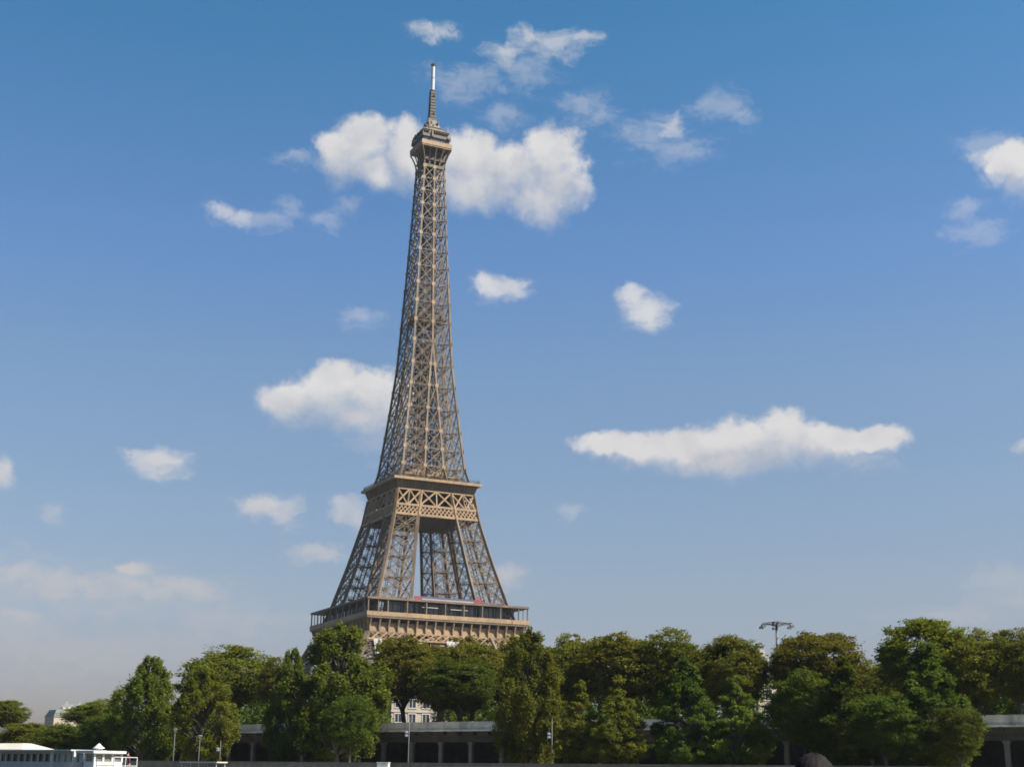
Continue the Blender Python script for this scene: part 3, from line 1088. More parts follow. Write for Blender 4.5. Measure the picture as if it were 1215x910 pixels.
def tree_meshes(seed, style, leaf, bark='bark'):
    """nominal tree 12 m high, crown radius 4 m; returns trunk mesh, crown mesh"""
    rng = np.random.default_rng(seed)
    rd = random.Random(seed)
    P = dict(round=(0.12, 20, 0.36, 14, 80, 0.235, 1.0), oval=(0.10, 20, 0.34, 13, 80, 0.235, 1.0),
             feather=(0.06, 50, 0.23, 13, 82, 0.205, 0.8), cone=(0.06, 46, 0.27, 13, 80, 0.225, 0.9))[style]
    hb, nl, lr, nc, per, size, flat = P
    zc0, zc1 = hb * H0, H0
    lobes = []
    tries = 0
    while len(lobes) < nl and tries < 4000:
        tries += 1
        u = rd.random() ** (0.9 if style != 'cone' else 1.15)
        a = rd.uniform(0, 2 * math.pi)
        if style in ('round',):
            prof = math.sqrt(max(0, 1 - (2 * u - 0.95) ** 2)) ** 0.8
        elif style == 'oval':
            prof = math.sqrt(max(0, 1 - (2 * u - 0.9) ** 2)) ** 0.9
        elif style == 'cone':
            prof = min(1, (u + 0.12) * 3.2) * (1 - u) ** 0.75 * 1.15
        else:
            prof = math.sin(math.pi * min(1, 0.12 + u * 0.86)) ** 0.7 * (1 - 0.25 * u)
        l_r = R0 * lr * rd.uniform(0.75, 1.2) * (0.75 + 0.25 * prof)
        rad = max(0, prof * R0 * 1.08 - l_r * 0.7) * math.sqrt(rd.uniform(0.12, 1.0))
        z = zc0 + l_r * 0.6 + u * (zc1 - zc0 - l_r * 1.5)
        p = np.array([rad * math.cos(a), rad * math.sin(a), z])
        if all(np.linalg.norm((p - o[0]) * [1, 1, 0.9]) > (0.46 if tries < 1500 else 0.36 if tries < 2800 else 0.26) * (l_r + o[1]) for o in lobes):
            lobes.append((p, l_r))
    topz = max(p[2] + r for p, r in lobes)
    lobes = [(np.array([p[0], p[1], zc0 + (p[2] - zc0) * (H0 - 0.55 * r - zc0) / (topz - 0.55 * r - zc0) if topz > zc0 else p[2]]), r) for p, r in lobes]
    pos, out, tone = [], [], []
    ctr = np.array([0, 0, (zc0 + zc1) / 2])
    if style in ('round', 'oval'):
        bumps = rng.normal(0, 1, (26, 3))
        bumps /= np.linalg.norm(bumps, axis=1)[:, None]
        bh = rng.uniform(0.10, 0.40, 26)
        hz = (zc1 - zc0) / 2
        for _ in range(620):
            d = rng.normal(0, 1, 3)
            d /= np.linalg.norm(d)
            dots = bumps @ d
            kb = int(np.argmax(dots))
            shell = 0.62 + float(np.max(bh * np.clip((dots - 0.8) / 0.2, 0, 1) ** 0.7))
            f = shell * (rng.uniform(0.35, 1.0) ** 0.45)
            pw = 1.0
            taper = 1.0 - 0.12 * max(0, d[2])
            c = ctr + np.array([d[0] * R0 * f * taper, d[1] * R0 * f * taper, np.sign(d[2]) * abs(d[2]) ** pw * hz * f])
            cr = rng.uniform(0.30, 0.75)
            k = int(64 * rng.uniform(0.6, 1.3))
            e = rng.normal(0, 1, (k, 3))
            e /= np.linalg.norm(e, axis=1)[:, None]
            lp = c + e * (cr * rng.uniform(0.2, 1.0, k) ** 0.6 * rng.choice([1.0, 1.0, 1.0, 1.45], k))[:, None] * np.array([1, 1, 0.7])
            pos.append(lp)
            o_ = e * 0.5 + d * 0.9
            out.append(o_ / np.linalg.norm(o_, axis=1)[:, None])
            lt = 0.25 + 0.5 * ((kb * 0.618) % 1)
            tone.append(np.clip(np.full(k, lt) + rng.normal(0, 0.12) + rng.normal(0, 0.13, k), 0, 1))
    for p, r in (lobes if not pos else []):
        lt = rng.uniform(0.15, 0.75)
        for _ in range(nc):
            d = rng.normal(0, 1, 3)
            d += 0.55 * (p - ctr) / (np.linalg.norm(p - ctr) + 1e-6) + np.array([0, 0, 0.25])
            d /= np.linalg.norm(d)
            if style == 'feather':
                d *= np.array([0.8, 0.8, 1.5])
            c = p + d * r * rng.uniform(0.45, 1.05)
            cr = r * rng.uniform(0.26, 0.48)
            k = int(per * rng.uniform(0.6, 1.3))
            e = rng.normal(0, 1, (k, 3))
            e /= np.linalg.norm(e, axis=1)[:, None]
            rr_ = cr * rng.uniform(0.25, 1.0, k) ** 0.6 * rng.choice([1.0, 1.0, 1.0, 1.5], k)
            sc = np.array([1, 1, 0.75 if style != 'feather' else 1.5])
            lp = c + e * rr_[:, None] * sc
            pos.append(lp)
            o_ = e * 0.6 + d * 0.7
            out.append(o_ / np.linalg.norm(o_, axis=1)[:, None])
            tone.append(np.clip(np.full(k, lt) + rng.normal(0, 0.1) + rng.normal(0, 0.13, k), 0, 1))
    pos, out, tone = map(np.concatenate, (pos, out, tone))
    rad_ = np.percentile(np.hypot(pos[:, 0], pos[:, 1]), 97.0)
    pos[:, :2] *= R0 / rad_
    lobes = [(np.array([p[0] * R0 / rad_, p[1] * R0 / rad_, p[2]]), r) for p, r in lobes]
    pos[:, 2] += H0 - np.percentile(pos[:, 2], 99.7)
    keep = pos[:, 2] > zc0 * 0.75
    crown = leaf_mesh('crown', pos[keep], out[keep], size, tone[keep], leaf, rng)
    if style in ('round', 'oval'):
        lobes = [(ctr + (p - ctr) * 0.62, r * 0.6) for p, r in lobes]
    m = MB()
    top = zc0 + (zc1 - zc0) * 0.72
    pts = [(0, 0, -0.2)]
    for j in range(1, 8):
        f = j / 7
        pts.append((rd.uniform(-0.18, 0.18) * f * 2, rd.uniform(-0.18, 0.18) * f * 2, top * f))
    m.tube(pts, [0.34, 0.27, 0.24, 0.2, 0.16, 0.12, 0.08, 0.04], 9)
    for p, r in lobes:
        j = max(1, min(6, int(7 * max(0.1, (p[2] - 2.2)) / top)))
        a = Vector(pts[j])
        b = Vector(p)
        mid = a.lerp(b, 0.5) + Vector((rd.uniform(-.3, .3), rd.uniform(-.3, .3), rd.uniform(-.1, .5)))
        m.tube([a, mid, b], [0.11, 0.075, 0.03], 6)
        for _ in range(4):
            e = b + Vector((rd.gauss(0, 1), rd.gauss(0, 1), rd.gauss(0.3, 0.8))).normalized() * r * 0.9
            m.tube([b.lerp(mid, 0.3), e], [0.04, 0.012], 5)
    me = bpy.data.meshes.new('trunk')
    me.from_pydata(m.v, [], m.f)
    me.materials.append(MATS[bark])
    me.polygons.foreach_set('use_smooth', [True] * len(me.polygons))
    return me, crown


KIND = {}
for key, seed, style, leaf in (
        ('olive_a', 11, 'round', 'leaf_olive'), ('olive_b', 12, 'oval', 'leaf_olive'), ('olive_c', 13, 'round', 'leaf_olive'),
        ('rust_a', 21, 'round', 'leaf_rust'), ('rust_b', 22, 'oval', 'leaf_rust'),
        ('dark_a', 31, 'cone', 'leaf_dark'), ('dark_b', 32, 'oval', 'leaf_dark'), ('dark_c', 33, 'round', 'leaf_dark'),
        ('fresh_a', 41, 'feather', 'leaf_fresh'), ('fresh_b', 42, 'feather', 'leaf_fresh'), ('fresh_c', 43, 'cone', 'leaf_fresh'),
        ('fern_a', 44, 'feather', 'leaf_olive'), ('light_a', 51, 'cone', 'leaf_light'), ('light_b', 52, 'feather', 'leaf_light')):
    KIND[key] = tree_meshes(seed, style, leaf, 'pale_bark' if key.startswith(('fresh', 'olive')) else 'bark')


def tree(name, kind, px, top, width, t, base, label, group, rot):
    p = on_quay(px, t)
    p.z = base
    h = z_at(px, top, p) - base
    r = width * 0.56 * px_m(p)
    o = thing(name, label, 'tree', p, R(rot), group)
    o.scale = (r / R0, r / R0, h / H0)
    for nm, me in zip(('trunk', 'crown'), KIND[kind]):
        c = bpy.data.objects.new(nm, me)
        C.objects.link(c)
        c.parent = o
    return o


UP = 'trees along the upper street'
LO = 'trees on the lower quay'
ROW_UP = [  # kind, px, top, width, t, label
    ('olive_a', 266, 767, 106, -14, 'broad round olive tree standing alone behind the feathery green pair'),
    ('olive_b', 333, 781, 60, -12, 'small yellowing tree between the broad olive tree and the tall green tree'),
    ('rust_a', 478, 757, 74, -8, 'brownish tree right under the near corner of the tower gallery'),
    ('olive_c', 520, 768, 72, -22, 'olive tree half hidden under the middle of the tower gallery'),
    ('rust_b', 560, 757, 78, -9, 'russet olive tree below the right half of the tower gallery'),
    ('olive_a', 606, 756, 70, -14, 'olive tree under the right end of the tower gallery'),
    ('rust_b', 672, 755, 78, -12, 'thin russet tree just right of the tall feathery tree'),
    ('rust_a', 738, 755, 98, -10, 'dark round russet tree behind the two small light green trees'),
    ('olive_b', 800, 750, 92, -12, 'tall olive tree rising behind the dark narrow tree'),
    ('olive_c', 868, 757, 88, -9, 'yellow olive tree left of the floodlight mast'),
    ('rust_a', 972, 751, 106, -13, 'broad dark olive tree right of the floodlight mast'),
    ('olive_b', 1042, 784, 56, -20, 'low yellow tree in the dip between two taller crowns'),
    ('olive_c', 1110, 736, 112, -12, 'tallest olive tree crowning the right end of the row'),
    ('rust_b', 1166, 748, 76, -10, 'pale brown loose tree above the bare stretch of parapet'),
    ('olive_a', 1214, 748, 80, -12, 'dark olive tree cut by the right edge of the picture'),
    ('olive_b', 112, 829, 66, -16, 'low brownish tree right of the far white apartment house'),
    ('olive_c', 2, 831, 46, -16, 'round olive tree at the left edge above the white boat'),
]
for i, (k, px, top, w, t, lab) in enumerate(ROW_UP):
    tree('street_tree', k, px, top, w, t, STREET, lab, UP, i * 67 + 20)
ROW_LO = [
    ('fresh_a', 172, 781, 84, 8, LOWER, 'light green feathery tree beside the stern of the white boat'),
    ('light_b', 240, 793, 72, 9, LOWER, 'yellow green feathery tree behind the small quay lamps'),
    ('fresh_a', 342, 772, 54, 8, LOWER, 'slim feathery green tree left of the big green tree'),
    ('fresh_b', 398, 743, 116, 9, LOWER, 'tall broad green tree reaching down in front of the dark gallery'),
    ('dark_c', 415, 826, 50, 12, LOWER, 'dark low leafy tree at the foot of the tall broad green tree'),
    ('dark_b', 545, 782, 84, -3, STREET, 'mid green tree below the tower leaning over the parapet'),
    ('fern_a', 628, 750, 86, 8, LOWER, 'tall olive feathery tree hanging over the parapet by the tower'),
    ('light_a', 689, 811, 58, 12, LOWER, 'small light green tree, left one of the pair before the gallery'),
    ('light_a', 735, 805, 64, 12, LOWER, 'small bright green pointed tree, right one of the pair before the gallery'),
    ('dark_a', 815, 783, 84, 9, LOWER, 'dark green pointed tree with trunk on the lower quay'),
    ('fresh_c', 876, 804, 70, 7, LOWER, 'bright green tree left of the pale house gap'),
    ('dark_b', 955, 796, 82, 8, LOWER, 'dark green tree right of the pale house gap'),
    ('dark_a', 1008, 783, 92, 10, LOWER, 'pointed dark green tree above the head of the onlooker'),
    ('dark_a', 1105, 766, 108, 8, LOWER, 'large dense dark green tree left of the bare parapet'),
    ('dark_c', 1050, 826, 74, 12, LOWER, 'low dark tree filling the foot between two dark green trees'),
    ('dark_c', 1138, 840, 60, 11, LOWER, 'low dark leafy tree at the right foot of the large dense dark green tree'),
    ('dark_c', 125, 850, 62, 6, LOWER, 'dark bushy tree behind the stern cabin of the boat'),
    ('dark_b', 78, 860, 64, 6, LOWER, 'dark bushy tree below the far apartment house'),
    ('olive_c', 30, 858, 70, 5, LOWER, 'yellowish bushy tree above the hipped boat roof'),
]
for i, (k, px, top, w, t, bz, lab) in enumerate(ROW_LO):
    tree('quay_tree', k, px, top, w, t, bz, lab, LO, i * 101 + 45)

# the wood of the park behind, one dense mass nobody could count
rng = np.random.default_rng(77)
pos, out, tone = [], [], []
for px in np.arange(-60, 1290, 5.0):
    for rep in range(7):
        t = -rng.uniform(26, 70)
        if 456 < px < 540:
            t = -rng.uniform(74, 90)
        p = on_quay(px + rng.uniform(-4, 4), t)
        tp = np.interp(px, [0, 100, 150, 205, 230, 300, 318, 350, 370, 450, 640, 650, 900, 920, 1020, 1035, 1055, 1075], [868, 858, 852, 830, 795, 795, 808, 808, 785, 770, 768, 764, 764, 768, 770, 793, 793, 768])
        ztop = z_at(px, tp + rng.uniform(0, 22), p)
        zc = STREET + (ztop - STREET) * rng.uniform(0.02, 0.95)
        if 895 < px < 928 and rng.random() < 0.8:
            continue
        k = 130
        e = rng.normal(0, 1, (k, 3))
        e /= np.linalg.norm(e, axis=1)[:, None]
        c = np.array([p.x, p.y, zc])
        pos.append(c + e * 1.7 * rng.uniform(0.3, 1, k)[:, None])
        out.append(e)
        tone.append(np.clip(rng.uniform(0.1, 0.7) + rng.normal(0, 0.1, k), 0, 1))
pos, out, tone = map(np.concatenate, (pos, out, tone))
wood = bpy.data.objects.new('woodland', leaf_mesh('woodland', pos, out, 0.55, tone, 'leaf_dark', rng))
C.objects.link(wood)
wood['kind'] = 'stuff'
tag(wood, 'dark mass of park trees filling the gaps behind the street trees', 'woodland')

# ------------------------------------------------------------------ houses seen between the trees
def house(name, label, p, rz, w, d, h, floors, bays, wall, roof_h, roofm, base=STREET):
    o = thing(name, label, 'building', (p.x, p.y, base), rz)
    b = MB().box(-w / 2, w / 2, 0, d, 0, h)
    for f in range(1, floors + 1):
        b.box(-w / 2 - 0.15, w / 2 + 0.15, -0.15, d + 0.15, h * f / floors - 0.28, h * f / floors - 0.02)
    b.build('wall', wall, o)
    n = MB()
    n.v = [(-w / 2 - 0.3, -0.3, h), (w / 2 + 0.3, -0.3, h), (w / 2 + 0.3, d + 0.3, h), (-w / 2 - 0.3, d + 0.3, h),
           (-w / 2 + 1.2, 1.2, h + roof_h), (w / 2 - 1.2, 1.2, h + roof_h), (w / 2 - 1.2, d - 1.2, h + roof_h), (-w / 2 + 1.2, d - 1.2, h + roof_h)]
    n.f = [(0, 1, 5, 4), (1, 2, 6, 5), (2, 3, 7, 6), (3, 0, 4, 7), (4, 5, 6, 7)]
    rf = n.build('roof', roofm, o)
    for cx in (-w * 0.28, w * 0.22):
        ch = MB().box(cx - 0.5, cx + 0.5, d * 0.5, d * 0.5 + 1.6, h + roof_h * 0.6, h + roof_h + 1.4)
        ch.build('chimney', wall, rf)
    fh = h / floors
    proto = None
    for f in range(floors):
        for bx in range(bays):
            cx = -w / 2 + w * (bx + 0.5) / bays
            z0 = f * fh + fh * 0.22
            if proto is None:
                wf = MB()
                ww, wh = min(1.3, w / bays * 0.5), fh * 0.56
                for a, c, e, g_ in ((-ww / 2 - 0.12, -ww / 2, 0, wh), (ww / 2, ww / 2 + 0.12, 0, wh), (-ww / 2 - 0.2, ww / 2 + 0.2, wh, wh + 0.16), (-ww / 2 - 0.2, ww / 2 + 0.2, -0.16, 0)):
                    wf.box(a, c, -0.1, 0.02, e, g_)
                wf.box(-0.04, 0.04, -0.05, 0.02, 0, wh)
                proto = wf.build('window', 'white_paint', o)
                pn = MB().box(-ww / 2, ww / 2, -0.03, 0.01, 0, wh).build('pane', 'glass_dark', proto)
                wn = proto
            else:
                wn = copy_tree(proto, o)
            wn.location = (cx, 0, z0)
    return o


p = on_quay(488, -50)
hh = z_at(488, 826, p) - STREET
house('stone_house', 'sunlit cream stone house glimpsed under the trees below the tower', p, R(24), 8.2, 8, hh, 3, 3, 'cream_stone', 1.6, 'zinc')
p = on_quay(914, -62)
hh = z_at(914, 792, p) - STREET
house('pale_house', 'pale narrow house peeping through the gap beside the floodlight mast', p, R(20), 8, 9, hh, 4, 3, 'cream_stone', 2.0, 'zinc')
p = at(58, 858, 620)
hh = z_at(58, 850, p) - STREET
o = house('apartment_house', 'far white apartment house with dark mansard above the left trees', p, R(-52), 11, 13, hh, 6, 4, 'cream_stone', 3.0, 'zinc')
p = at(86, 858, 690)
hh = z_at(86, 839, p) - STREET
house('distant_house', 'distant pinkish house behind the white apartment house', p, R(18), 12, 12, hh, 6, 4, 'cream_stone', 1.6, 'zinc')

# ------------------------------------------------------------------ floodlight mast
p = on_quay(927, -34)
zt = z_at(927, 739.5, p) - STREET
fm = thing('floodlight_mast', 'tall grey floodlight mast with a ring of lamps above the trees', 'floodlight', (p.x, p.y, STREET), R(10))
MB().tube([(0, 0, 0), (0, 0, zt * 0.5), (0, 0, zt)], [0.36, 0.26, 0.18], 12).build('pole', 'zinc', fm, smooth=True)
m = MB()
for k in range(6):
    a = k * math.pi / 3 + 0.3
    m.beam((0, 0, zt - 0.1), (2.3 * math.cos(a), 2.3 * math.sin(a), zt - 0.05), 0.13)
prev = None
for k in range(19):
    a = k * math.pi / 9
    c = (2.0 * math.cos(a), 2.0 * math.sin(a), zt - 0.05)
    if prev:
        m.beam(prev, c, 0.1)
    prev = c
m.box(-0.55, 0.55, -0.55, 0.55, zt - 0.35, zt + 0.25)
m.build('ring_frame', 'zinc', fm)
for k in range(6):
    a = k * math.pi / 3 + 0.3
    c = Vector((2.4 * math.cos(a), 2.4 * math.sin(a), zt - 0.45))
    l_ = MB()
    l_.box(c.x - 0.28, c.x + 0.28, c.y - 0.22, c.y + 0.22, c.z - 0.22, c.z + 0.1)
    l_.beam((c.x, c.y, c.z + 0.1), (c.x, c.y, zt), 0.09)
    lo = l_.build('lamp_head', 'zinc', fm)
    MB().box(c.x - 0.24, c.x + 0.24, c.y - 0.18, c.y + 0.18, c.z - 0.24, c.z - 0.223).build('lens', 'glass_pale', lo)

# ------------------------------------------------------------------ quay lamps
def quay_lamp(px, top, t, style, label):
    p = on_quay(px, t)
    h = z_at(px, top, p) - LOWER
    o = thing('quay_lamp', label, 'street lamp', (p.x, p.y, LOWER), -PHI, 'lamps on the lower quay')
    pale = style == 'spot'
    MB().tube([(0, 0, 0), (0, 0, 0.9), (0, 0, h)], [0.085, 0.065, 0.045], 10).build('pole', 'lamp_grey', o, smooth=True)
    MB().tube([(0, 0, 0), (0, 0, 0.35)], 0.17, 10).build('base', 'grey_metal', o)
    if style == 'spot':
        for z, s_ in ((h * 0.72, -1), (h * 0.66, -1)):
            l_ = MB().tube([(s_ * 0.36, -0.22, z + 0.08), (s_ * 0.36, 0.14, z - 0.02)], [0.17, 0.1], 10)
            l_.beam((0, 0, z), (s_ * 0.36, 0, z), 0.06)
            l_.build('spotlight', 'white_paint', o)
    else:
        l_ = MB()
        l_.tube([(0, 0, h), (0, 0, h + 0.1)], [0.12, 0.42], 12)
        l_.tube([(0, 0, h + 0.1), (0, 0, h + 0.28)], [0.42, 0.2], 12)
        lo = l_.build('lamp_head', 'lamp_grey', o)
        MB().tube([(0, 0, h - 0.22), (0, 0, h - 0.003)], [0.16, 0.24], 12).build('lamp_glass', 'glass_pale', lo)


quay_lamp(485, 850, 13.5, 'spot', 'pale slim lamp pole with spotlights before the dark gallery below the tower')
quay_lamp(655, 852, 15.5, 'spot', 'pale slim lamp pole with spotlights left of the light green pair of trees')
quay_lamp(207, 866, 14, 'top', 'grey lamp post by the trunk of the feathery tree')
quay_lamp(237, 874, 15, 'top', 'grey post-top lamp, middle of three below the yellow green tree')
quay_lamp(262, 878, 15, 'spot', 'slim pole, right of three lamps below the yellow green tree')

# pontoon shelter and cabinet at the quay's edge
p = on_quay(243, 19.5)
zt = z_at(243, 903.2, p)
sh = thing('pontoon_shelter', 'low flat pale shelter roof by the small quay lamps', 'shelter', (p.x, p.y, LOWER), -PHI)
hh = zt - LOWER
MB().box(-3.6, 3.6, -1.0, 1.0, hh - 0.16, hh).build('roof', 'cream_paint', sh)
for sx in (-3.3, 0, 3.3):
    for sy in (-0.8, 0.8):
        MB().beam((sx, sy, 0), (sx, sy, hh - 0.163), 0.1).build('post', 'grey_metal', sh)
MB().box(-3.2, 3.2, 0.4, 0.8, 0.42, 0.48).build('bench', 'deck_wood', sh)
p = on_quay(456, 18.5)
zt = z_at(456, 903.8, p)
cb = thing('quay_cabinet', 'small white cabinet standing behind the low river wall', 'cabinet', (p.x, p.y, LOWER), -PHI + R(20))
hh = zt - LOWER
MB().box(-0.72, 0.72, -0.4, 0.4, 0.1, hh - 0.09).build('body', 'white_paint', cb)
MB().box(-0.78, 0.78, -0.46, 0.46, hh - 0.087, hh).build('lid', 'white_paint', cb)
MB().box(-0.6, 0.6, -0.3, 0.3, 0, 0.097).build('plinth', 'concrete', cb)
for sx in (-0.35, 0.35):
    d_ = MB().box(sx - 0.32, sx + 0.32, -0.425, -0.403, 0.2, hh - 0.2).build('door', 'white_paint', cb)
    MB().box(sx * 0.25 - 0.02, sx * 0.25 + 0.02, -0.45, -0.428, hh * 0.45, hh * 0.55).build('handle', 'dark_metal', d_)

# ------------------------------------------------------------------ people
def body_mesh(name, pts, edges, rads, m):
    me = bpy.data.meshes.new(name)
    me.from_pydata(pts, edges, [])
    o = bpy.data.objects.new(name, me)
    C.objects.link(o)
    md = o.modifiers.new('skin', 'SKIN')
    md.use_smooth_shade = True
    for v, r in zip(me.skin_vertices[0].data, rads):
        v.radius = (r[0], r[1]) if isinstance(r, tuple) else (r, r)
        v.use_root = False
    me.skin_vertices[0].data[0].use_root = True
    sb = o.modifiers.new('sub', 'SUBSURF')
    sb.levels = sb.render_levels = 2
    dg = bpy.context.evaluated_depsgraph_get()
    nm = bpy.data.meshes.new_from_object(o.evaluated_get(dg))
    bpy.data.objects.remove(o)
    nm.materials.clear()
    nm.materials.append(MATS[m])
    nm.name = name
    return nm


PV = [(0, 0, 0.95), (0, 0, 1.12), (0, 0.01, 1.30), (0, 0, 1.43), (0, -0.01, 1.50), (0, -0.02, 1.58), (0, -0.01, 1.665), (0, 0, 1.70),
      (-0.09, 0, 0.92), (-0.10, -0.01, 0.50), (-0.10, 0.02, 0.10), (-0.11, -0.13, 0.045),
      (0.09, 0, 0.92), (0.10, -0.01, 0.50), (0.10, 0.02, 0.10), (0.11, -0.13, 0.045),
      (-0.18, 0, 1.40), (-0.23, 0.02, 1.13), (-0.22, -0.06, 0.90), (-0.21, -0.09, 0.80),
      (0.18, 0, 1.40), (0.23, 0.02, 1.13), (0.22, -0.06, 0.90), (0.21, -0.09, 0.80)]
PE = [(0, 1), (1, 2), (2, 3), (3, 4), (4, 5), (5, 6), (6, 7), (0, 8), (8, 9), (9, 10), (10, 11), (0, 12), (12, 13), (13, 14), (14, 15),
      (3, 16), (16, 17), (17, 18), (18, 19), (3, 20), (20, 21), (21, 22), (22, 23)]
PR = [(0.155, 0.11), (0.135, 0.10), (0.155, 0.11), (0.11, 0.085), 0.055, (0.075, 0.092), (0.075, 0.095), (0.05, 0.06),
      0.088, 0.062, 0.042, 0.038, 0.088, 0.062, 0.042, 0.038, 0.062, 0.045, 0.034, 0.032, 0.062, 0.045, 0.034, 0.032]
BODY = body_mesh('body', PV, PE, PR, 'skin')


def person(label, loc, rz, top, legs, hairm):
    o = thing('person', label, 'person', loc, rz)
    b = bpy.data.objects.new('body', BODY)
    C.objects.link(b)
    b.parent = o
    # hands: a palm-rooted set of five fingers on each wrist, part of the body's own limbs
    def shell(nm, z0, z1, grow, m, arm_ok, taper=None):
        """clothing: the body surface between two heights, pushed out a little"""
        bm_v, bm_f, idx = [], [], {}
        me = BODY
        for pg in me.polygons:
            vs = [me.vertices[i] for i in pg.vertices]
            if all(z0 <= v.co.z <= z1 for v in vs) and (arm_ok or all(abs(v.co.x) < 0.2 for v in vs)):
                f = []
                for v in vs:
                    if v.index not in idx:
                        idx[v.index] = len(bm_v)
                        bm_v.append(tuple(v.co + v.normal * grow))
                    f.append(idx[v.index])
                bm_f.append(tuple(f))
        k = MB()
        k.v, k.f = bm_v, bm_f
        return k.build(nm, m, o, smooth=True)
    shell('jacket', 0.86, 1.47, 0.018, top, True)
    shell('trousers', 0.09, 0.99, 0.012, legs, False)
    # hair: a cap of strands over the skull
    k = MB()
    rd = random.Random(int(abs(loc[0]) * 100))
    n, mrow = 40, 14
    for i in range(mrow + 1):
        a = math.pi * 0.62 * i / mrow
        for j in range(n):
            b_ = 2 * math.pi * j / n
            back = max(0, math.sin(b_))          # +y is the back of the head
            aa = a * (0.78 + 0.5 * back)
            rr_ = 1.0 + 0.035 * math.sin(j * 2.7 + i * 0.4) + rd.uniform(-0.012, 0.012)
            k.v.append((0.098 * rr_ * math.sin(aa) * math.cos(b_), 0.117 * rr_ * math.sin(aa) * math.sin(b_) - 0.005, 1.635 + 0.122 * rr_ * math.cos(aa)))
    for i in range(mrow):
        for j in range(n):
            k.f.append((i * n + j, i * n + (j + 1) % n, (i + 1) * n + (j + 1) % n, (i + 1) * n + j))
    k.build('hair', hairm, o, smooth=True)
    f = MB()
    for s_ in (-1, 1):
        f.tube([(s_ * 0.085, -0.0, 1.565), (s_ * 0.1, 0.008, 1.6), (s_ * 0.092, 0.005, 1.63)], [0.012, 0.02, 0.012], 8)
    f.build('ears', 'skin', o, smooth=True)
    f = MB()
    for s_ in (-1, 1):
        f.tube([(s_ * 0.033, -0.104, 1.60), (s_ * 0.033, -0.112, 1.60)], [0.013, 0.008], 8)
    f.build('eyes', 'hair_dark', o)
    for s_ in (-1, 1):
        hd = MB()
        w = Vector((s_ * 0.21, -0.09, 0.80))
        for j, ln in enumerate((0.07, 0.08, 0.075, 0.06)):
            y = w.y - 0.03 + 0.02 * j
            hd.tube([(w.x, y, w.z), (w.x, y, w.z - 0.05), (w.x - s_ * 0.012, y, w.z - 0.05 - ln * 0.6), (w.x - s_ * 0.03, y, w.z - 0.05 - ln)], [0.011, 0.0105, 0.009, 0.006], 7)
        hd.tube([(w.x, w.y - 0.02, w.z + 0.02), (w.x - s_ * 0.015, w.y - 0.06, w.z - 0.01), (w.x - s_ * 0.02, w.y - 0.07, w.z - 0.045)], [0.013, 0.011, 0.007], 7)
        hd.build('hand', 'skin', o, smooth=True)
    return o


# the tour boat the picture is taken from: its open deck lies below the frame
DECK = at(965, 893.5, 6.4).z - 1.757
tb = thing('tour_boat', 'open wooden deck of the tour boat at the very bottom edge', 'boat', (0, 4.0, RIVER))
dk = DECK - RIVER
h_ = MB()
st = [(-9, 2.6), (-6, 3.4), (4, 3.4), (8, 2.2), (11, 0.3)]
for (y0, w0), (y1, w1) in zip(st, st[1:]):
    n = len(h_.v)
    for y, w in ((y0, w0), (y1, w1)):
        h_.v += [(-w * 0.85, y, -0.6), (w * 0.85, y, -0.6), (w, y, dk - 0.08), (-w, y, dk - 0.08)]
    h_.f += [(n, n + 4, n + 5, n + 1), (n + 1, n + 5, n + 6, n + 2), (n + 2, n + 6, n + 7, n + 3), (n + 3, n + 7, n + 4, n)]
h_.f += [(0, 1, 2, 3)]
h_.build('hull', 'white_paint', tb)
d_ = MB()
for i in range(-11, 12):
    d_.box(i * 0.28 - 0.135, i * 0.28 + 0.135, -8.5, 5.5, dk - 0.077, dk)
d_.build('deck', 'deck_wood', tb)
p = at(965, 893.5, 6.4)
person('onlooker with dark brown hair at the bottom edge, only the head showing', (p.x, p.y, DECK), R(168), 'cloth_dark', 'cloth_dark', 'hair_dark')

# ------------------------------------------------------------------ white river boat at the left
BY = 112.0
BC = at(112, 895, BY)                      # its near corner; the boat lies along the quay


def bs(px, yo=0.0):
    """local x on the long side (set back yo) seen in column px"""
    d = ray(px, 895)
    o_ = BC - N_ * yo
    k = (o_.x * N_.x + o_.y * N_.y) / (d.x * N_.x + d.y * N_.y)
    return (Vector((d.x * k, d.y * k, 0)) - o_).dot(E_)


def bw(px):
    """local y on the end face seen in column px"""
    d = ray(px, 895)
    k = (BC.x * E_.x + BC.y * E_.y) / (d.x * E_.x + d.y * E_.y)
    return -(Vector((d.x * k, d.y * k, 0)) - BC).dot(N_)


def zb(py, px=112):
    s_ = bs(px)
    Y_ = BC.y + E_.y * s_
    return at(px, py, Y_).z - RIVER


bt_ = thing('river_boat', 'white two-section restaurant boat moored at the left edge', 'boat', (BC.x, BC.y, RIVER), -PHI)
WE = bw(146.3)
x0 = bs(-80)
zd = zb(918)
hm = MB()
for xx, w in ((x0 - 4, 0.6), (x0, 1.0), (1.2, 1.0), (2.6, 0.75)):
    mid, hw_ = WE / 2, (WE / 2 + 0.5) * w
    hm.v += [(xx, mid - hw_ * 0.85, -0.7), (xx, mid + hw_ * 0.85, -0.7), (xx, mid + hw_, zd), (xx, mid - hw_, zd)]
for a in range(3):
    k = a * 4
    hm.f += [(k, k + 4, k + 7, k + 3), (k + 1, k + 2, k + 6, k + 5), (k + 3, k + 7, k + 6, k + 2), (k, k + 1, k + 5, k + 4)]
hm.f += [(0, 3, 2, 1), (12, 13, 14, 15)]
hm.build('hull', 'white_paint', bt_)
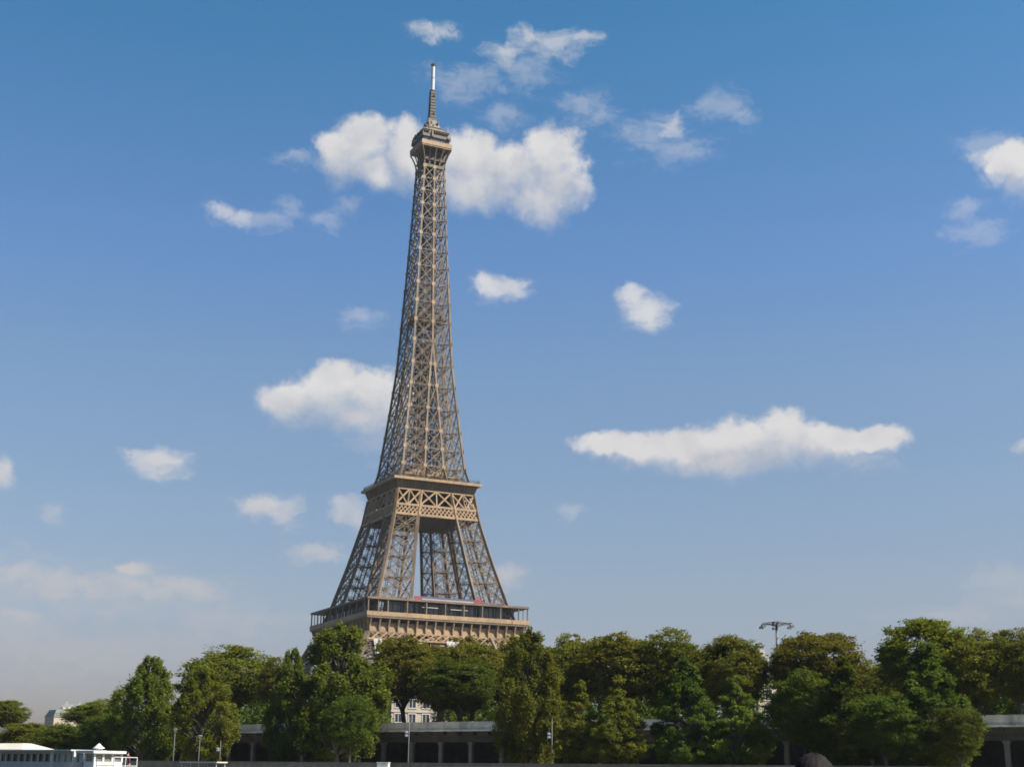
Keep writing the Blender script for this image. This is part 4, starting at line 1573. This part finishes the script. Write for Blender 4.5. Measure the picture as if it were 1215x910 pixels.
# long saloon, set back under its roof
YS = 0.9
zs = lambda py: zb(py, 50)
xa, xb = x0 + 0.6, bs(99, YS)
sal = MB()
sal.box(xa, xb, YS, WE - 0.2, zd + 0.003, zs(903))
sal.box(xa, xb, YS, WE - 0.2, zs(893.6), zs(890.4))
sb_ = sal.build('saloon', 'white_paint', bt_)
px = -76
while px < 98:
    xm = bs(px, YS)
    MB().box(xm - 0.09, xm + 0.09, YS - 0.04, YS + 0.08, zs(903) + 0.002, zs(893.6) - 0.002).build('mullion', 'white_paint', sb_)
    px += 7.6
MB().box(xa + 0.05, bs(66, YS), YS + 0.1, YS + 0.14, zs(903) + 0.002, zs(893.6) - 0.002).build('window_glass', 'glass_dark', sb_)
MB().box(bs(66, YS) + 0.01, xb - 0.05, YS + 0.1, YS + 0.14, zs(903) + 0.002, zs(893.6) - 0.002).build('window_panel', 'glass_pale', sb_)
MB().box(xa - 0.4, xb - 0.02, -0.35, WE + 0.3, zs(890.4) + 0.003, zs(888.9)).build('saloon_roof', 'white_paint', bt_)
for pxp in (-40, 0, 62, 88):
    MB().box(bs(pxp) - 0.1, bs(pxp) + 0.1, -0.1, 0.1, zd + 0.003, zs(890.4)).build('roof_post', 'white_paint', bt_)
hip = MB()
xa2, xb2 = x0 + 1, bs(30)
z0_, z1_ = zs(888.9) + 0.003, zb(881, 10)
hip.v = [(xa2, -0.4, z0_), (xb2, -0.4, z0_), (xb2, WE + 0.3, z0_), (xa2, WE + 0.3, z0_),
         (xa2 + 1.2, 1.0, z1_), (bs(13), 1.0, z1_), (bs(13), WE - 1.0, z1_), (xa2 + 1.2, WE - 1.0, z1_)]
hip.f = [(0, 1, 5, 4), (1, 2, 6, 5), (2, 3, 7, 6), (3, 0, 4, 7), (4, 5, 6, 7), (3, 2, 1, 0)]
hip.build('hip_roof', 'cream_paint', bt_)
# stern cabin: its end face looks into the sun
zq0, zq1 = zb(903), zb(894.2)
ca = bs(100)
cab = MB()
cab.box(ca, 0, 0, WE, zd + 0.003, zq0)
cab.box(ca, 0, 0, WE, zq1, zb(893.2))
c_ = cab.build('cabin', 'white_paint', bt_)
for xm in (ca + 0.08, -0.08):
    MB().box(xm - 0.08, xm + 0.08, 0.0, 0.16, zq0 + 0.002, zq1 - 0.002).build('mullion', 'white_paint', c_)
for pxp in (123.2, 134, 145.3):
    ym = bw(pxp)
    MB().box(-0.14, 0.0, ym - 0.09, ym + 0.09, zq0 + 0.002, zq1 - 0.002).build('mullion', 'white_paint', c_)
MB().box(ca + 0.05, -0.12, 0.12, WE - 0.1, zq0 + 0.002, zq1 - 0.002).build('window_glass', 'glass_brown', c_)
MB().box(bs(93), 0.25, -0.3, WE + 0.1, zb(893.2) + 0.003, zb(890.0)).build('cabin_roof', 'white_paint', bt_)
vx, vy = -0.9, bw(119.5) + 0.5
v_ = MB().tube([(vx, vy, zb(890.0) + 0.003), (vx, vy, zb(887.2))], 0.32, 14)
v_.tube([(vx, vy, zb(887.2)), (vx, vy, zb(886))], [0.48, 0.44], 14)
v_.tube([(vx, vy, zb(886)), (vx, vy, zb(883.4)), (vx, vy, zb(881.2))], [0.38, 0.2, 0.05], 14)
v_.build('roof_vent', 'white_paint', bt_, smooth=False)
r_ = MB()
for f in (0.5, 1.0):
    z = zd + 1.3 * f
    r_.beam((0.3, WE + 0.1, z), (2.0, WE * 0.9, z), 0.05)
    r_.beam((0.3, 0.05, z), (2.0, WE * 0.1, z), 0.05)
    r_.beam((2.0, WE * 0.1, z), (2.0, WE * 0.9, z), 0.05)
for xx, yy in ((0.3, 0.05), (2.0, WE * 0.1), (2.0, WE * 0.5), (2.0, WE * 0.9), (0.3, WE + 0.1)):
    r_.beam((xx, yy, zd), (xx, yy, zd + 1.3), 0.05)
r_.build('railing', 'white_paint', bt_)
pc = BC + E_ * 1.2 - N_ * (WE * 0.8)
person('small figure in dark plum clothing standing on the stern of the white boat', (pc.x, pc.y, RIVER + zd), R(150), 'cloth_plum', 'cloth_dark', 'hair_dark')

# ------------------------------------------------------------------ thin summer haze over the whole place
hm_ = bpy.data.materials.new('haze')
hm_.use_nodes = True
hm_.node_tree.nodes.clear()
_v = hm_.node_tree.nodes.new('ShaderNodeVolumePrincipled')
_v.inputs['Color'].default_value = (0.80, 0.88, 1.0, 1)
_v.inputs['Density'].default_value = 0.00004
_v.inputs['Anisotropy'].default_value = 0.2
_o = hm_.node_tree.nodes.new('ShaderNodeOutputMaterial')
hm_.node_tree.links.new(_v.outputs[0], _o.inputs['Volume'])
MATS['haze'] = hm_
hz = MB().box(-700, 700, -60, 1100, RIVER - 2.0, 330.0).build('haze', 'haze')
hz['kind'] = 'stuff'
tag(hz, 'thin pale summer haze filling the air over river and park', 'haze')
